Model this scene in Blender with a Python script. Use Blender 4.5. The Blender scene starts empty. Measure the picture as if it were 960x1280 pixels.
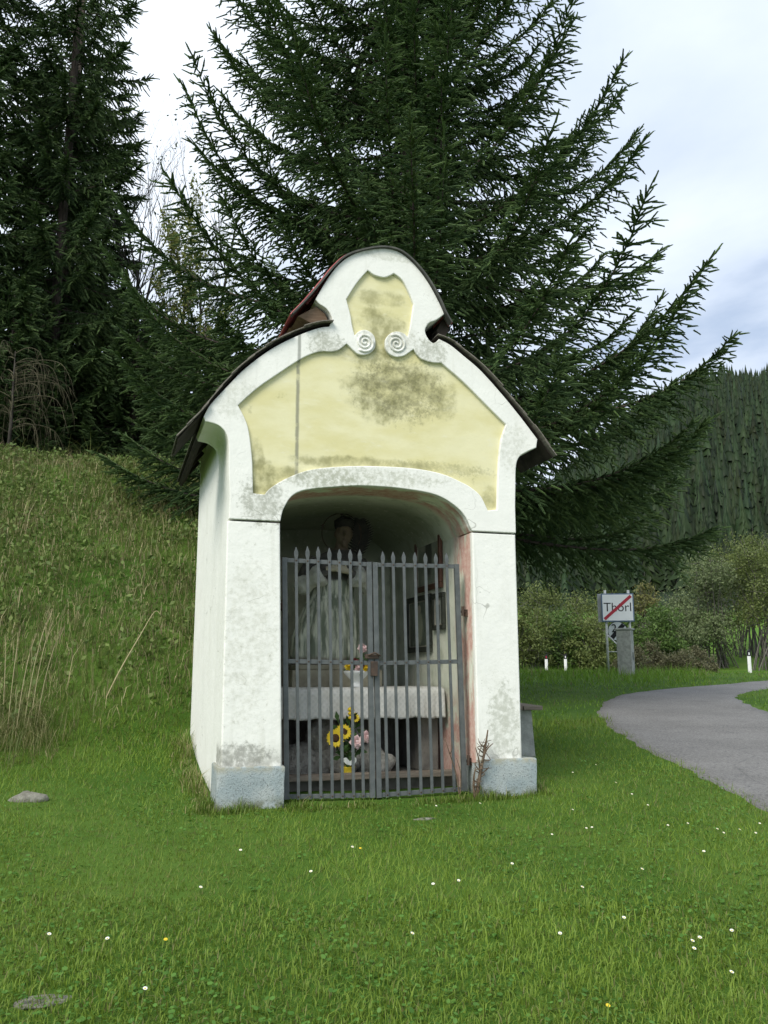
import bpy, bmesh, math, random
import numpy as np
from mathutils import Vector, Matrix, noise as mnoise

# ------------------------------------------------------------------ camera, sky, sun
SC = bpy.context.scene
COL = SC.collection
F, PITCH, CZ = 1100.0, math.atan(200 / 1100.0), 1.6          # focal length in photo pixels, tilt, eye height
cam = bpy.data.cameras.new('camera')
cam.sensor_fit = 'VERTICAL'; cam.sensor_height = 36.0; cam.lens = 36.0 * F / 1280.0
cam.clip_start = 0.05; cam.clip_end = 3000
camo = bpy.data.objects.new('camera', cam); COL.objects.link(camo)
camo.location = (0, 0, CZ); camo.rotation_euler = (math.pi / 2 + PITCH, 0, 0)
SC.camera = camo

SUN_EL, SUN_AZ = math.radians(44), math.radians(30)          # high, behind the camera and to the left
sun_dir = Vector((-math.sin(SUN_AZ) * math.cos(SUN_EL), -math.cos(SUN_AZ) * math.cos(SUN_EL), math.sin(SUN_EL)))
sun = bpy.data.lights.new('sun', 'SUN'); sun.energy = 2.4; sun.angle = math.radians(28); sun.color = (1, .96, .87)
suno = bpy.data.objects.new('sun', sun); COL.objects.link(suno)
suno.rotation_euler = sun_dir.to_track_quat('Z', 'Y').to_euler(); suno.location = (-6, -10, 14)

world = bpy.data.worlds.new('World'); SC.world = world; world.use_nodes = True
wt = world.node_tree; wt.nodes.clear()
def wn(t, **k):
    n = wt.nodes.new(t)
    for a, v in k.items(): setattr(n, a, v)
    return n
wout = wn('ShaderNodeOutputWorld'); wbg = wn('ShaderNodeBackground')
sky = wn('ShaderNodeTexSky', sky_type='NISHITA', sun_disc=False, sun_elevation=SUN_EL,
         sun_rotation=math.atan2(sun_dir.x, sun_dir.y), air_density=1.0, dust_density=1.6, ozone_density=1.0)
wbg.inputs['Strength'].default_value = 0.1
tc = wn('ShaderNodeTexCoord'); sep = wn('ShaderNodeSeparateXYZ')
add = wn('ShaderNodeMath', operation='ADD'); add.inputs[1].default_value = 0.22
dvx = wn('ShaderNodeMath', operation='DIVIDE'); dvy = wn('ShaderNodeMath', operation='DIVIDE')
mx = wn('ShaderNodeMath', operation='MAXIMUM'); mx.inputs[1].default_value = 0.0
cmb = wn('ShaderNodeCombineXYZ')
L = wt.links.new
L(tc.outputs['Generated'], sep.inputs[0]); L(sep.outputs['Z'], mx.inputs[0]); L(mx.outputs[0], add.inputs[0])
L(sep.outputs['X'], dvx.inputs[0]); L(add.outputs[0], dvx.inputs[1]); L(sep.outputs['Y'], dvy.inputs[0]); L(add.outputs[0], dvy.inputs[1])
L(dvx.outputs[0], cmb.inputs['X']); L(dvy.outputs[0], cmb.inputs['Y']); cmb.inputs['Z'].default_value = 3.1
n1 = wn('ShaderNodeTexNoise'); n1.inputs['Scale'].default_value = 1.1; n1.inputs['Detail'].default_value = 7; n1.inputs['Roughness'].default_value = .52
n1.inputs['Distortion'].default_value = .3
L(cmb.outputs[0], n1.inputs['Vector'])
r1 = wn('ShaderNodeValToRGB'); r1.color_ramp.elements[0].position = .25; r1.color_ramp.elements[1].position = .45
L(n1.outputs['Fac'], r1.inputs[0])
r2 = wn('ShaderNodeValToRGB')                                   # cloud brightness, grey-blue bellies to white gaps
r2.color_ramp.elements[0].position = .40; r2.color_ramp.elements[0].color = (4.15, 4.9, 6.15, 1)
r2.color_ramp.elements[1].position = .66; r2.color_ramp.elements[1].color = (7.3, 7.85, 8.6, 1)
L(n1.outputs['Fac'], r2.inputs[0])
mixc = wn('ShaderNodeMix', data_type='RGBA')
L(r1.outputs[0], mixc.inputs[0]); L(sky.outputs[0], mixc.inputs[6]); L(r2.outputs[0], mixc.inputs[7])
L(mixc.outputs[2], wbg.inputs['Color']); L(wbg.outputs[0], wout.inputs[0])

SC.view_settings.view_transform = 'Standard'; SC.view_settings.look = 'None'
SC.view_settings.exposure = 0.62; SC.view_settings.gamma = 1.0
SC.render.engine = 'CYCLES'; SC.cycles.use_denoising = True
SC.cycles.max_bounces = 6; SC.cycles.diffuse_bounces = 4; SC.cycles.transparent_max_bounces = 4

# ------------------------------------------------------------------ helpers
random.seed(7); RNG = np.random.default_rng(11)
def setp(o, label=None, cat=None, group=None, kind=None):
    for k, v in (('label', label), ('category', cat), ('group', group), ('kind', kind)):
        if v: o[k] = v
    return o
def obj(name, me, mat=None, parent=None):
    o = bpy.data.objects.new(name, me); COL.objects.link(o)
    if mat is not None:
        for m in (mat if isinstance(mat, (list, tuple)) else [mat]): me.materials.append(m)
    if parent: o.parent = parent
    return o
def empty(name, loc=(0, 0, 0), rz=0.0, label=None, cat=None, group=None):
    o = bpy.data.objects.new(name, None); COL.objects.link(o); o.location = loc; o.rotation_euler = (0, 0, rz)
    o.empty_display_size = .2
    return setp(o, label, cat, group)
def mesh_np(name, V, Fc, col=None, smooth=False):
    V = np.ascontiguousarray(V, dtype=np.float32); Fc = np.ascontiguousarray(Fc, dtype=np.int32)
    k = Fc.shape[1]; me = bpy.data.meshes.new(name)
    me.vertices.add(len(V)); me.vertices.foreach_set('co', V.ravel())
    me.loops.add(Fc.size); me.loops.foreach_set('vertex_index', Fc.ravel())
    me.polygons.add(len(Fc)); me.polygons.foreach_set('loop_start', np.arange(0, Fc.size, k, dtype=np.int32))
    if smooth: me.polygons.foreach_set('use_smooth', np.ones(len(Fc), dtype=bool))
    if col is not None:
        a = me.color_attributes.new('tint', 'FLOAT_COLOR', 'POINT')
        c = np.ones((len(V), 4), dtype=np.float32); c[:, :3] = col; a.data.foreach_set('color', c.ravel())
    me.update(calc_edges=True); me.validate()
    return me
def norm(v): return v / (np.linalg.norm(v, axis=-1, keepdims=True) + 1e-9)
class MB:                                                       # small polygon collector
    def __init__(s): s.v = []; s.f = []; s.m = []; s.mi = 0
    def add(s, vs, fs):
        o = len(s.v); s.v += [tuple(p) for p in vs]
        for f in fs: s.f.append([i + o for i in f]); s.m.append(s.mi)
    def box(s, c, d, M=None):
        vs = [Vector((c[0] + sx * d[0] / 2, c[1] + sy * d[1] / 2, c[2] + sz * d[2] / 2)) for sx in (-1, 1) for sy in (-1, 1) for sz in (-1, 1)]
        if M is not None: vs = [M @ v for v in vs]
        s.add(vs, [(0, 1, 3, 2), (4, 6, 7, 5), (0, 4, 5, 1), (2, 3, 7, 6), (0, 2, 6, 4), (1, 5, 7, 3)])
    def tube(s, pts, rad, n=8, cap=True):
        pts = [Vector(p) for p in pts]
        if not isinstance(rad, (list, tuple)): rad = [rad] * len(pts)
        o = len(s.v); up = Vector((0, 0, 1)); prev = None
        for i, p in enumerate(pts):
            t = (pts[min(i + 1, len(pts) - 1)] - pts[max(i - 1, 0)]).normalized()
            a = prev - t * prev.dot(t) if prev is not None else (t.cross(up) if abs(t.dot(up)) < .95 else t.cross(Vector((1, 0, 0))))
            a.normalize(); prev = a; b = t.cross(a)
            for k in range(n):
                q = 2 * math.pi * k / n; s.v.append(tuple(p + (a * math.cos(q) + b * math.sin(q)) * rad[i]))
        for i in range(len(pts) - 1):
            for k in range(n):
                s.f.append([o + i * n + k, o + i * n + (k + 1) % n, o + (i + 1) * n + (k + 1) % n, o + (i + 1) * n + k]); s.m.append(s.mi)
        if cap:
            s.f.append([o + k for k in range(n)][::-1]); s.m.append(s.mi)
            s.f.append([o + (len(pts) - 1) * n + k for k in range(n)]); s.m.append(s.mi)
    def lathe(s, prof, n=20, c=(0, 0, 0), sx=1, sy=1):
        s.loft([[(c[0] + r * sx * math.cos(2 * math.pi * k / n), c[1] + r * sy * math.sin(2 * math.pi * k / n), c[2] + z) for k in range(n)] for r, z in prof])
    def loft(s, rings, cap=True):
        o = len(s.v); n = len(rings[0])
        for r in rings: s.v += [tuple(p) for p in r]
        for i in range(len(rings) - 1):
            for k in range(n):
                s.f.append([o + i * n + k, o + i * n + (k + 1) % n, o + (i + 1) * n + (k + 1) % n, o + (i + 1) * n + k]); s.m.append(s.mi)
        if cap:
            s.f.append([o + k for k in range(n)][::-1]); s.m.append(s.mi)
            s.f.append([o + (len(rings) - 1) * n + k for k in range(n)]); s.m.append(s.mi)
    def ball(s, c, r, n=12, sq=(1, 1, 1)):
        R = [[(c[0] + r * sq[0] * math.sin(math.pi * i / n) * math.cos(2 * math.pi * k / n), c[1] + r * sq[1] * math.sin(math.pi * i / n) * math.sin(2 * math.pi * k / n),
               c[2] - r * sq[2] * math.cos(math.pi * i / n)) for k in range(n)] for i in range(1, n)]
        s.loft(R)
    def mesh(s, name, smooth=False, bevel=0):
        me = bpy.data.meshes.new(name); me.from_pydata(s.v, [], s.f)
        me.polygons.foreach_set('material_index', s.m)
        if smooth: me.polygons.foreach_set('use_smooth', [True] * len(s.f))
        bm = bmesh.new(); bm.from_mesh(me); bmesh.ops.recalc_face_normals(bm, faces=bm.faces[:])
        if bevel: bmesh.ops.bevel(bm, geom=bm.edges[:], offset=bevel, segments=2, affect='EDGES', profile=.6, clamp_overlap=True)
        bm.to_mesh(me); bm.free(); me.update()
        return me
    def build(s, name, mat, parent=None, smooth=False, bevel=0):
        return obj(name, s.mesh(name, smooth, bevel), mat, parent)

# node material helper ------------------------------------------------
class NM:
    def __init__(s, name, rough=.8, spec=.3):
        s.m = bpy.data.materials.new(name); s.m.use_nodes = True; s.t = s.m.node_tree
        s.b = s.t.nodes['Principled BSDF']; s.b.inputs['Roughness'].default_value = rough
        s.b.inputs['Specular IOR Level'].default_value = spec
        s.tc = s.t.nodes.new('ShaderNodeTexCoord'); s.co = s.tc.outputs['Object']; s._xyz = None
    def lk(s, a, sock):
        if isinstance(a, (int, float)): sock.default_value = a
        elif isinstance(a, (tuple, list)): sock.default_value = (*a[:3], 1) if len(sock.default_value) == 4 else a
        else: s.t.links.new(a, sock)
    def math(s, op, a, b=0.0, c=None, clamp=False):
        n = s.t.nodes.new('ShaderNodeMath'); n.operation = op; n.use_clamp = clamp
        s.lk(a, n.inputs[0]); s.lk(b, n.inputs[1])
        if c is not None: s.lk(c, n.inputs[2])
        return n.outputs[0]
    def xyz(s):
        if s._xyz is None:
            n = s.t.nodes.new('ShaderNodeSeparateXYZ'); s.t.links.new(s.co, n.inputs[0]); s._xyz = n.outputs
        return s._xyz
    def noise(s, sc, det=4, rough=.55, dist=0, vec=None, stretch=None):
        v = vec or s.co
        if stretch:
            mp = s.t.nodes.new('ShaderNodeMapping'); mp.inputs['Scale'].default_value = stretch; s.t.links.new(v, mp.inputs[0]); v = mp.outputs[0]
        n = s.t.nodes.new('ShaderNodeTexNoise'); n.inputs['Scale'].default_value = sc; n.inputs['Detail'].default_value = det
        n.inputs['Roughness'].default_value = rough; n.inputs['Distortion'].default_value = dist
        s.t.links.new(v, n.inputs['Vector']); return n.outputs['Fac']
    def vor(s, sc, feature='F1', out='Distance'):
        n = s.t.nodes.new('ShaderNodeTexVoronoi'); n.feature = feature; n.inputs['Scale'].default_value = sc; s.t.links.new(s.co, n.inputs['Vector']); return n.outputs[out]
    def ramp(s, f, lo, hi, a=0.0, b=1.0):
        n = s.t.nodes.new('ShaderNodeMapRange'); n.interpolation_type = 'SMOOTHSTEP'
        s.lk(f, n.inputs[0]); n.inputs[1].default_value = lo; n.inputs[2].default_value = hi; n.inputs[3].default_value = a; n.inputs[4].default_value = b
        return n.outputs[0]
    def mix(s, f, a, b, mode='MIX'):
        n = s.t.nodes.new('ShaderNodeMix'); n.data_type = 'RGBA'; n.blend_type = mode
        s.lk(f, n.inputs[0]); s.lk(a, n.inputs[6]); s.lk(b, n.inputs[7]); return n.outputs[2]
    def attr(s, name='tint'):
        n = s.t.nodes.new('ShaderNodeAttribute'); n.attribute_name = name; return n.outputs['Color']
    def blob(s, u, z, ru, rz):                                 # 1 inside, 0 outside an ellipse in the facade plane
        X = s.xyz(); a = s.math('DIVIDE', s.math('SUBTRACT', X[0], u), ru); b = s.math('DIVIDE', s.math('SUBTRACT', X[2], z), rz)
        d = s.math('SQRT', s.math('ADD', s.math('MULTIPLY', a, a), s.math('MULTIPLY', b, b)))
        return s.ramp(d, .35, 1.15, 1, 0)
    def bump(s, h, st=.3, d=.01):
        n = s.t.nodes.new('ShaderNodeBump'); n.inputs['Strength'].default_value = st; n.inputs['Distance'].default_value = d
        s.lk(h, n.inputs['Height']); s.t.links.new(n.outputs[0], s.b.inputs['Normal'])
    def out(s, c): s.lk(c, s.b.inputs['Base Color']); return s.m
def simple(name, c1, c2, sc=20, rough=.8, bump=.2, spec=.3, metal=0, dist=.004, stretch=None):
    n = NM(name, rough, spec); f = n.noise(sc, 5, .6, stretch=stretch)
    n.b.inputs['Metallic'].default_value = metal
    if bump: n.bump(n.noise(sc * 3, 4, .6, stretch=stretch), bump, dist)
    return n.out(n.mix(n.ramp(f, .3, .7), c1, c2))
def foliage(name, rough=.55, trans=.25, spec=.25):
    n = NM(name, rough, spec); c = n.attr(); n.out(c)
    if trans:
        t = n.t.nodes.new('ShaderNodeBsdfTranslucent'); n.t.links.new(c, t.inputs[0]); mxs = n.t.nodes.new('ShaderNodeMixShader'); mxs.inputs[0].default_value = trans
        o = n.t.nodes['Material Output']; n.t.links.new(n.b.outputs[0], mxs.inputs[1]); n.t.links.new(t.outputs[0], mxs.inputs[2]); n.t.links.new(mxs.outputs[0], o.inputs[0])
    return n.m

# pixel of the photograph -> direction -> point on a surface of the scene
def ray(px, py):
    a = (px - 480) / F; b = (640 - py) / F
    return a, math.cos(PITCH) - b * math.sin(PITCH), math.sin(PITCH) + b * math.cos(PITCH)
def at_depth(px, py, y):
    dx, dy, dz = ray(px, py); t = y / dy; return Vector((dx * t, y, CZ + dz * t))

# ------------------------------------------------------------------ terrain
KY = np.array([-60, -10, 0, 4, 7.3, 11, 15, 21, 26, 30, 36, 44, 52, 75, 100, 400, 1400.])
KZ = np.array([-4, -.8, 0, .32, .57, .80, 1.03, 1.35, 1.57, 1.52, 1.43, 1.41, 1.7, 6.0, 10, 60, 90.])
def sstep(a, b, x): t = np.clip((x - a) / (b - a), 0, 1); return t * t * (3 - 2 * t)
def bank_s(x, y): return (x + 2.0) * -.53 + (y - 9.3) * .85
def wob(x, y): return np.sin(x * .9 + 1.3) * np.sin(y * .8 + .4) * .5 + np.sin(x * 2.1 + y * 1.3) * .3 + np.sin(x * 3.7 - y * 2.9 + 2) * .2
def height(x, y):
    x = np.asarray(x, float); y = np.asarray(y, float)
    z = np.interp(y, KY, KZ)
    far = sstep(48, 70, y)
    s = bank_s(x, y) + .25 * wob(x * .6, y * .6)
    up = .5 * (np.sqrt(s * s + .5) + s); up = np.where(up > 7.5, 7.5 + (up - 7.5) * .18, up)
    side = 1 - sstep(-2.6, -.2, x - .13 * np.minimum(y, 40))
    z = z + .57 * up * side * (1 - far * .6)
    lawn = 1 - sstep(12, 24, y)
    z = z + .10 * wob(x * .75 + 2, y * .8) * sstep(.3, 1.8, s) * side * (1 - far)
    z = z + .022 * wob(x, y) * lawn + .008 * wob(x * 3, y * 3) * lawn
    z = z + .10 * sstep(-1.5, -4.5, x) * (1 - sstep(6, 9, y))
    az = x / np.maximum(y, 1)                                   # valley side on the right climbs to a wooded ridge
    hill = sstep(90, 700, y) * 196 * (.30 + .70 * sstep(.05, .40, az)) * (1 - .25 * sstep(.42, 1.4, az))
    z = np.where(y > 52, 1.7 + (z - 1.7) * (1 - .75 * sstep(60, 200, y)), z) + hill * sstep(-.05, .12, az)
    return z
def H(x, y): return float(height(x, y))
def on_ground(px, py, far=120):
    d = Vector(ray(px, py)); t = .5; o = Vector((0, 0, CZ))
    while t < far:
        p = o + d * t
        if p.z < H(p.x, p.y): return Vector((p.x, p.y, H(p.x, p.y)))
        t += .01 if t < 12 else .05
    p = o + d * far; return p

# side road edges, from the photograph's edge onto the ground
E_L = [(1.9, -6), (2.3, -1.0), (2.62, 3.0)] + [tuple(on_ground(*p)[:2]) for p in ((960, 1018), (880, 972), (790, 927), (757, 903), (750, 888), (768, 873), (815, 864), (880, 858), (926, 854))]
E_L += [(E_L[-1][0] + 2.6, E_L[-1][1] + 2.6), (E_L[-1][0] + 5.5, E_L[-1][1] + 8.0), (E_L[-1][0] + 7.5, 36.5)]
E_R = [(5.0, -6), (5.3, -1), (5.6, 3), (5.75, 6.5), (5.8, 9), (5.85, 11), (5.9, 12.5)] + [tuple(on_ground(*p)[:2]) for p in ((950, 888), (926, 877), (922, 869))]
E_R += [(E_R[-1][0] + 1.6, E_R[-1][1] + 2.0), (E_R[-1][0] + 4.4, E_R[-1][1] + 4.6), (E_R[-1][0] + 8.6, E_R[-1][1] + 10.5), (E_L[-1][0] + 5, 36.5)]
def resample(P, n):
    P = np.array(P, float); out = []
    m = len(P)
    for i in range(m - 1):                                      # Catmull-Rom
        p0, p1, p2, p3 = P[max(i - 1, 0)], P[i], P[i + 1], P[min(i + 2, m - 1)]
        for t in np.linspace(0, 1, 12, endpoint=False):
            out.append(.5 * ((2 * p1) + (-p0 + p2) * t + (2 * p0 - 5 * p1 + 4 * p2 - p3) * t * t + (-p0 + 3 * p1 - 3 * p2 + p3) * t ** 3))
    out.append(P[-1]); out = np.array(out)
    d = np.r_[0, np.cumsum(np.linalg.norm(np.diff(out, axis=0), axis=1))]
    q = np.linspace(0, d[-1], n)
    return np.stack([np.interp(q, d, out[:, k]) for k in range(out.shape[1])], 1)
RL, RR = resample(E_L, 420), resample(E_R, 420)
for _R, _k in ((RL, 1.0), (RR, 2.0)):                         # crumbled edges
    _i = np.arange(420); _R[:, 0] += .022 * np.sin(_i * .37 * _k + 1) + .016 * np.sin(_i * 1.13 + _k) + RNG.normal(0, .008, 420)
ROADPOLY = np.vstack([RL, RR[::-1]])
def in_poly(x, y, P):
    inside = np.zeros(len(x), bool); j = len(P) - 1
    for i in range(len(P)):
        c = ((P[i, 1] > y) != (P[j, 1] > y)) & (x < (P[j, 0] - P[i, 0]) * (y - P[i, 1]) / (P[j, 1] - P[i, 1] + 1e-12) + P[i, 0])
        inside ^= c; j = i
    return inside

_d = norm(RR - RL); ROADIN = np.vstack([RL + _d * .07, (RR - _d * .07)[::-1]])   # blades lean over the road's edge
gx = np.unique(np.r_[np.arange(-14, 14.01, .32), np.geomspace(14, 1000, 50), -np.geomspace(14, 700, 40)])
gy = np.unique(np.r_[np.arange(-3, 28.01, .32), -np.geomspace(3, 60, 12), np.arange(28, 60, 1.0), np.geomspace(60, 1300, 64)])
GX, GY = np.meshgrid(gx, gy); nx, ny = len(gx), len(gy)
V = np.stack([GX.ravel(), GY.ravel(), height(GX, GY).ravel()], 1)
ii = (np.arange(ny - 1)[:, None] * nx + np.arange(nx - 1)[None]).ravel()
FQ = np.stack([ii, ii + 1, ii + nx + 1, ii + nx], 1)

g = NM('lawn_soil', .95, .1)
X = g.xyz(); nA = g.noise(.55, 5, .6); nB = g.noise(9, 5, .65); nC = g.noise(60, 3, .7)
c = g.mix(g.ramp(nA, .35, .65), (.042, .095, .012), (.070, .130, .02))
c = g.mix(g.ramp(nB, .52, .75, 0, .55), c, (.075, .075, .026))
c = g.mix(g.ramp(nC, .5, .8, 0, .6), c, (.018, .032, .006))
c = g.mix(g.ramp(X[1], 46, 54), c, g.mix(g.ramp(nA, .4, .6), (.075, .165, .02), (.11, .19, .03)))
c = g.mix(g.ramp(X[1], 78, 95), c, (.012, .022, .009))
g.bump(nB, .6, .03); M_SOIL = g.out(c)
setp(obj('lawn', mesh_np('lawn', V, FQ, smooth=True), M_SOIL), kind='structure')

def asphalt(name, c1, c2):
    n = NM(name, .88, .25); a = n.noise(1.2, 4, .6); b = n.noise(140, 3, .8); v = n.vor(160)
    c = n.mix(n.ramp(a, .35, .65), c1, c2); c = n.mix(n.ramp(b, .45, .75, 0, .55), c, (.30, .29, .275)); c = n.mix(n.ramp(v, .0, .22, .5, 0), c, (.04, .04, .042))
    c = n.mix(n.ramp(n.noise(3.5, 6, .7), .56, .68, 0, .35), c, (.085, .085, .09)); g4 = n.noise(38, 4, .8); c = n.mix(n.ramp(g4, .50, .64, 0, .75), c, (.25, .245, .235)); c = n.mix(n.ramp(g4, .48, .36, 0, .7), c, (.055, .055, .055)); c = n.mix(n.math('MULTIPLY', n.ramp(n.vor(.55, 'DISTANCE_TO_EDGE'), .0, .012, 1, 0), n.math('MULTIPLY', n.ramp(n.noise(.8, 2), .52, .6), .35)), c, (.06, .06, .06)); c = n.mix(n.ramp(n.noise(60, 3, .8), .5, .7, 0, .5), c, (.07, .07, .072))
    n.bump(b, .5, .006); return n.out(c)
M_ASPH = asphalt('side_road_asphalt', (.135, .133, .129), (.175, .173, .168))
def ribbon(name, A, B, mat, off, across=8):
    n = len(A); P = np.stack([A * (1 - t) + B * t for t in np.linspace(0, 1, across)], 1)
    Z = height(P[..., 0], P[..., 1]) + off
    if across > 4:                                              # rounded shoulders that sink into the ground
        d_ = norm(B - A)[:, None]; P = np.concatenate([P[:, :1] - d_ * .05, P, P[:, -1:] + d_ * .05], 1); Z = np.concatenate([Z[:, :1] - .09, Z, Z[:, -1:] - .09], 1); across += 2
    Vv = np.concatenate([P, Z[..., None]], 2).reshape(-1, 3)
    i = (np.arange(n - 1)[:, None] * across + np.arange(across - 1)[None]).ravel()
    return obj(name, mesh_np(name, Vv, np.stack([i, i + 1, i + across + 1, i + across], 1), smooth=True), mat)
setp(ribbon('side_road', RL, RR, M_ASPH, .014, 14), kind='structure')
xs = np.linspace(-40, 90, 150)
yA = 36.5 - .012 * xs; yB = yA + 6.5
M_ASPH2 = asphalt('main_road_asphalt', (.15, .15, .155), (.19, .19, .19))
setp(ribbon('main_road', np.stack([xs, yA], 1), np.stack([xs, yB], 1), M_ASPH2, .03, 8), kind='structure')
M_PAINT = simple('road_paint', (.62, .62, .58), (.75, .75, .72), 8, .7, .1)
for k, o in enumerate((.25, 6.2)):
    setp(ribbon('road_edge_line', np.stack([xs, yA + o], 1), np.stack([xs, yA + o + .12], 1), M_PAINT, .036, 2), kind='structure')

# ------------------------------------------------------------------ the chapel (local frame: x along the facade, y into the chapel, z up)
TH = math.radians(17); CO = Vector((-.033, 7.3, .55))
def onw(px, py, w=0.0):
    dx, dy, dz = ray(px, py); c_, s_ = math.cos(TH), math.sin(TH)
    t = (w - (CO.x * s_ - CO.y * c_)) / (-dx * s_ + dy * c_)
    return ((dx * t - CO.x) * c_ + (dy * t - CO.y) * s_, CZ + dz * t - CO.z)
def to_world(u, w, z=0.0):
    c_, s_ = math.cos(TH), math.sin(TH); return Vector((CO.x + u * c_ - w * s_, CO.y + u * s_ + w * c_, CO.z + z))
def smooth_run(pts, k=5):
    P = np.array(pts, float)
    if len(P) < 3: return [tuple(p) for p in P]
    out = []
    for i in range(len(P) - 1):
        p0, p1, p2, p3 = P[max(i - 1, 0)], P[i], P[i + 1], P[min(i + 2, len(P) - 1)]
        for t in np.linspace(0, 1, k, endpoint=False):
            out.append(tuple(.5 * ((2 * p1) + (-p0 + p2) * t + (2 * p0 - 5 * p1 + 4 * p2 - p3) * t * t + (-p0 + 3 * p1 - 3 * p2 + p3) * t ** 3)))
    out.append(tuple(P[-1])); return out
def runs(*rs):
    out = []
    for r in rs:
        for p in smooth_run(r):
            if not out or math.dist(out[-1], p) > 1e-4: out.append(p)
    if math.dist(out[0], out[-1]) < 1e-4: out.pop()
    return out
def PX(pts, w=0.0): return [onw(p[0], p[1], w) for p in pts]
def slab(name, loops, w0, w1, mat, parent, bevel=.006):
    cu = bpy.data.curves.new(name, 'CURVE'); cu.dimensions = '2D'; cu.fill_mode = 'BOTH'
    th = abs(w1 - w0); cu.extrude = th / 2 - bevel; cu.bevel_depth = bevel; cu.bevel_resolution = 1; cu.offset = -bevel
    for lp in loops:
        sp = cu.splines.new('POLY'); sp.points.add(len(lp) - 1); sp.use_cyclic_u = True
        for q, p in zip(sp.points, lp): q.co = (p[0], p[1], 0, 1)
    co_ = bpy.data.objects.new('tmp', cu); COL.objects.link(co_)
    dg = bpy.context.evaluated_depsgraph_get(); me = bpy.data.meshes.new_from_object(co_.evaluated_get(dg))
    bpy.data.objects.remove(co_); me.name = name; me.materials.clear()
    mid = (w0 + w1) / 2
    me.transform(Matrix(((1, 0, 0, 0), (0, 0, -1, mid), (0, 1, 0, 0), (0, 0, 0, 1))))
    bm = bmesh.new(); bm.from_mesh(me); bmesh.ops.remove_doubles(bm, verts=bm.verts[:], dist=1e-5); bm.to_mesh(me); bm.free()
    me.set_sharp_from_angle(angle=math.radians(14))
    return obj(name, me, mat, parent)

# materials of the chapel
def plaster_common(n, base):
    X = n.xyz(); a = n.noise(2.2, 6, .62); b = n.noise(14, 5, .65); f = n.noise(55, 4, .7)
    c = n.mix(n.ramp(a, .42, .75, 0, .35), base, tuple(v * .86 for v in base))
    c = n.mix(n.ramp(b, .58, .78, 0, .22), c, (.50, .50, .43))
    spots = n.math('MULTIPLY', n.ramp(f, .60, .70), n.ramp(n.noise(2.8, 4, .6), .52, .64)); c = n.mix(n.math('MULTIPLY', spots, .55), c, (.22, .22, .18))
    v = n.t.nodes.new('ShaderNodeTexVoronoi'); v.feature = 'DISTANCE_TO_EDGE'; v.inputs['Scale'].default_value = 1.7                     # hairline cracks
    wv = n.t.nodes.new('ShaderNodeVectorMath'); wv.operation = 'ADD'; cn = n.t.nodes.new('ShaderNodeTexNoise'); cn.inputs['Scale'].default_value = 4; n.t.links.new(n.co, cn.inputs['Vector']); sc2 = n.t.nodes.new('ShaderNodeVectorMath'); sc2.operation = 'SCALE'; sc2.inputs['Scale'].default_value = .35; n.t.links.new(cn.outputs['Color'], sc2.inputs[0]); n.t.links.new(n.co, wv.inputs[0]); n.t.links.new(sc2.outputs[0], wv.inputs[1]); n.t.links.new(wv.outputs[0], v.inputs['Vector'])
    ck = n.math('MULTIPLY', n.ramp(v.outputs['Distance'], .0, .007, 1, 0), n.ramp(n.noise(1.6, 3, .5), .50, .60)); c = n.mix(n.math('MULTIPLY', ck, .6), c, (.25, .25, .21))
    c = n.mix(n.math('MULTIPLY', n.ramp(n.noise(3.2, 6, .7, stretch=(1, 1, .55)), .50, .72), .26), c, (.58, .58, .50))
    return c
def interior(n, c):
    X = n.xyz(); w_ = n.noise(5, 6, .65); w2 = n.noise(18, 5, .7)
    ins = n.mix(n.ramp(w_, .35, .65), (.66, .70, .57), (.76, .78, .66)); ins = n.mix(n.ramp(n.noise(9, 5, .65, stretch=(1, 1, .35)), .5, .68, 0, .6), ins, (.38, .42, .31))
    vault_shade = n.math('MULTIPLY', n.ramp(X[2], 1.9, 2.5), n.ramp(X[1], .25, 1.0)); ins = n.mix(n.math('MULTIPLY', vault_shade, .8), ins, (.14, .165, .105))     # vault shade painted into the wall colour, deeper upward and inward
    pk = n.math('MAXIMUM', n.math('MULTIPLY', n.ramp(X[1], .50, .36, 0, 1), n.ramp(n.noise(3.4, 5, .6, stretch=(1, 1.5, .5)), .38, .52)), n.math('MULTIPLY', n.ramp(X[2], .95, .6, 0, 1), n.ramp(w_, .34, .5)))
    ins = n.mix(n.math('MULTIPLY', pk, .85), ins, n.mix(n.ramp(w2, .4, .6), (.52, .255, .215), (.62, .40, .34)))
    ins = n.mix(n.ramp(w2, .58, .70, 0, .6), ins, (.60, .55, .47))
    isin = n.math('MULTIPLY', n.math('MULTIPLY', n.ramp(n.math('ABSOLUTE', n.math('SUBTRACT', X[0], .02)), .93, .94, 1, 0), n.ramp(X[2], 2.68, 2.70, 1, 0)), n.math('MULTIPLY', n.ramp(n.math('ADD', X[1], n.math('MULTIPLY', n.math('SUBTRACT', w2, .5), .09)), .045, .075), n.ramp(X[1], 2.5, 2.51, 1, 0)))
    return n.mix(isin, c, ins)
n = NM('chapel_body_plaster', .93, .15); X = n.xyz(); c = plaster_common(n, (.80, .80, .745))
c = interior(n, c); n.bump(n.math('ADD', n.noise(5, 4, .6), n.math('MULTIPLY', n.noise(45, 4, .7), .35)), .4, .02); M_BODY = n.out(c)

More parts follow.
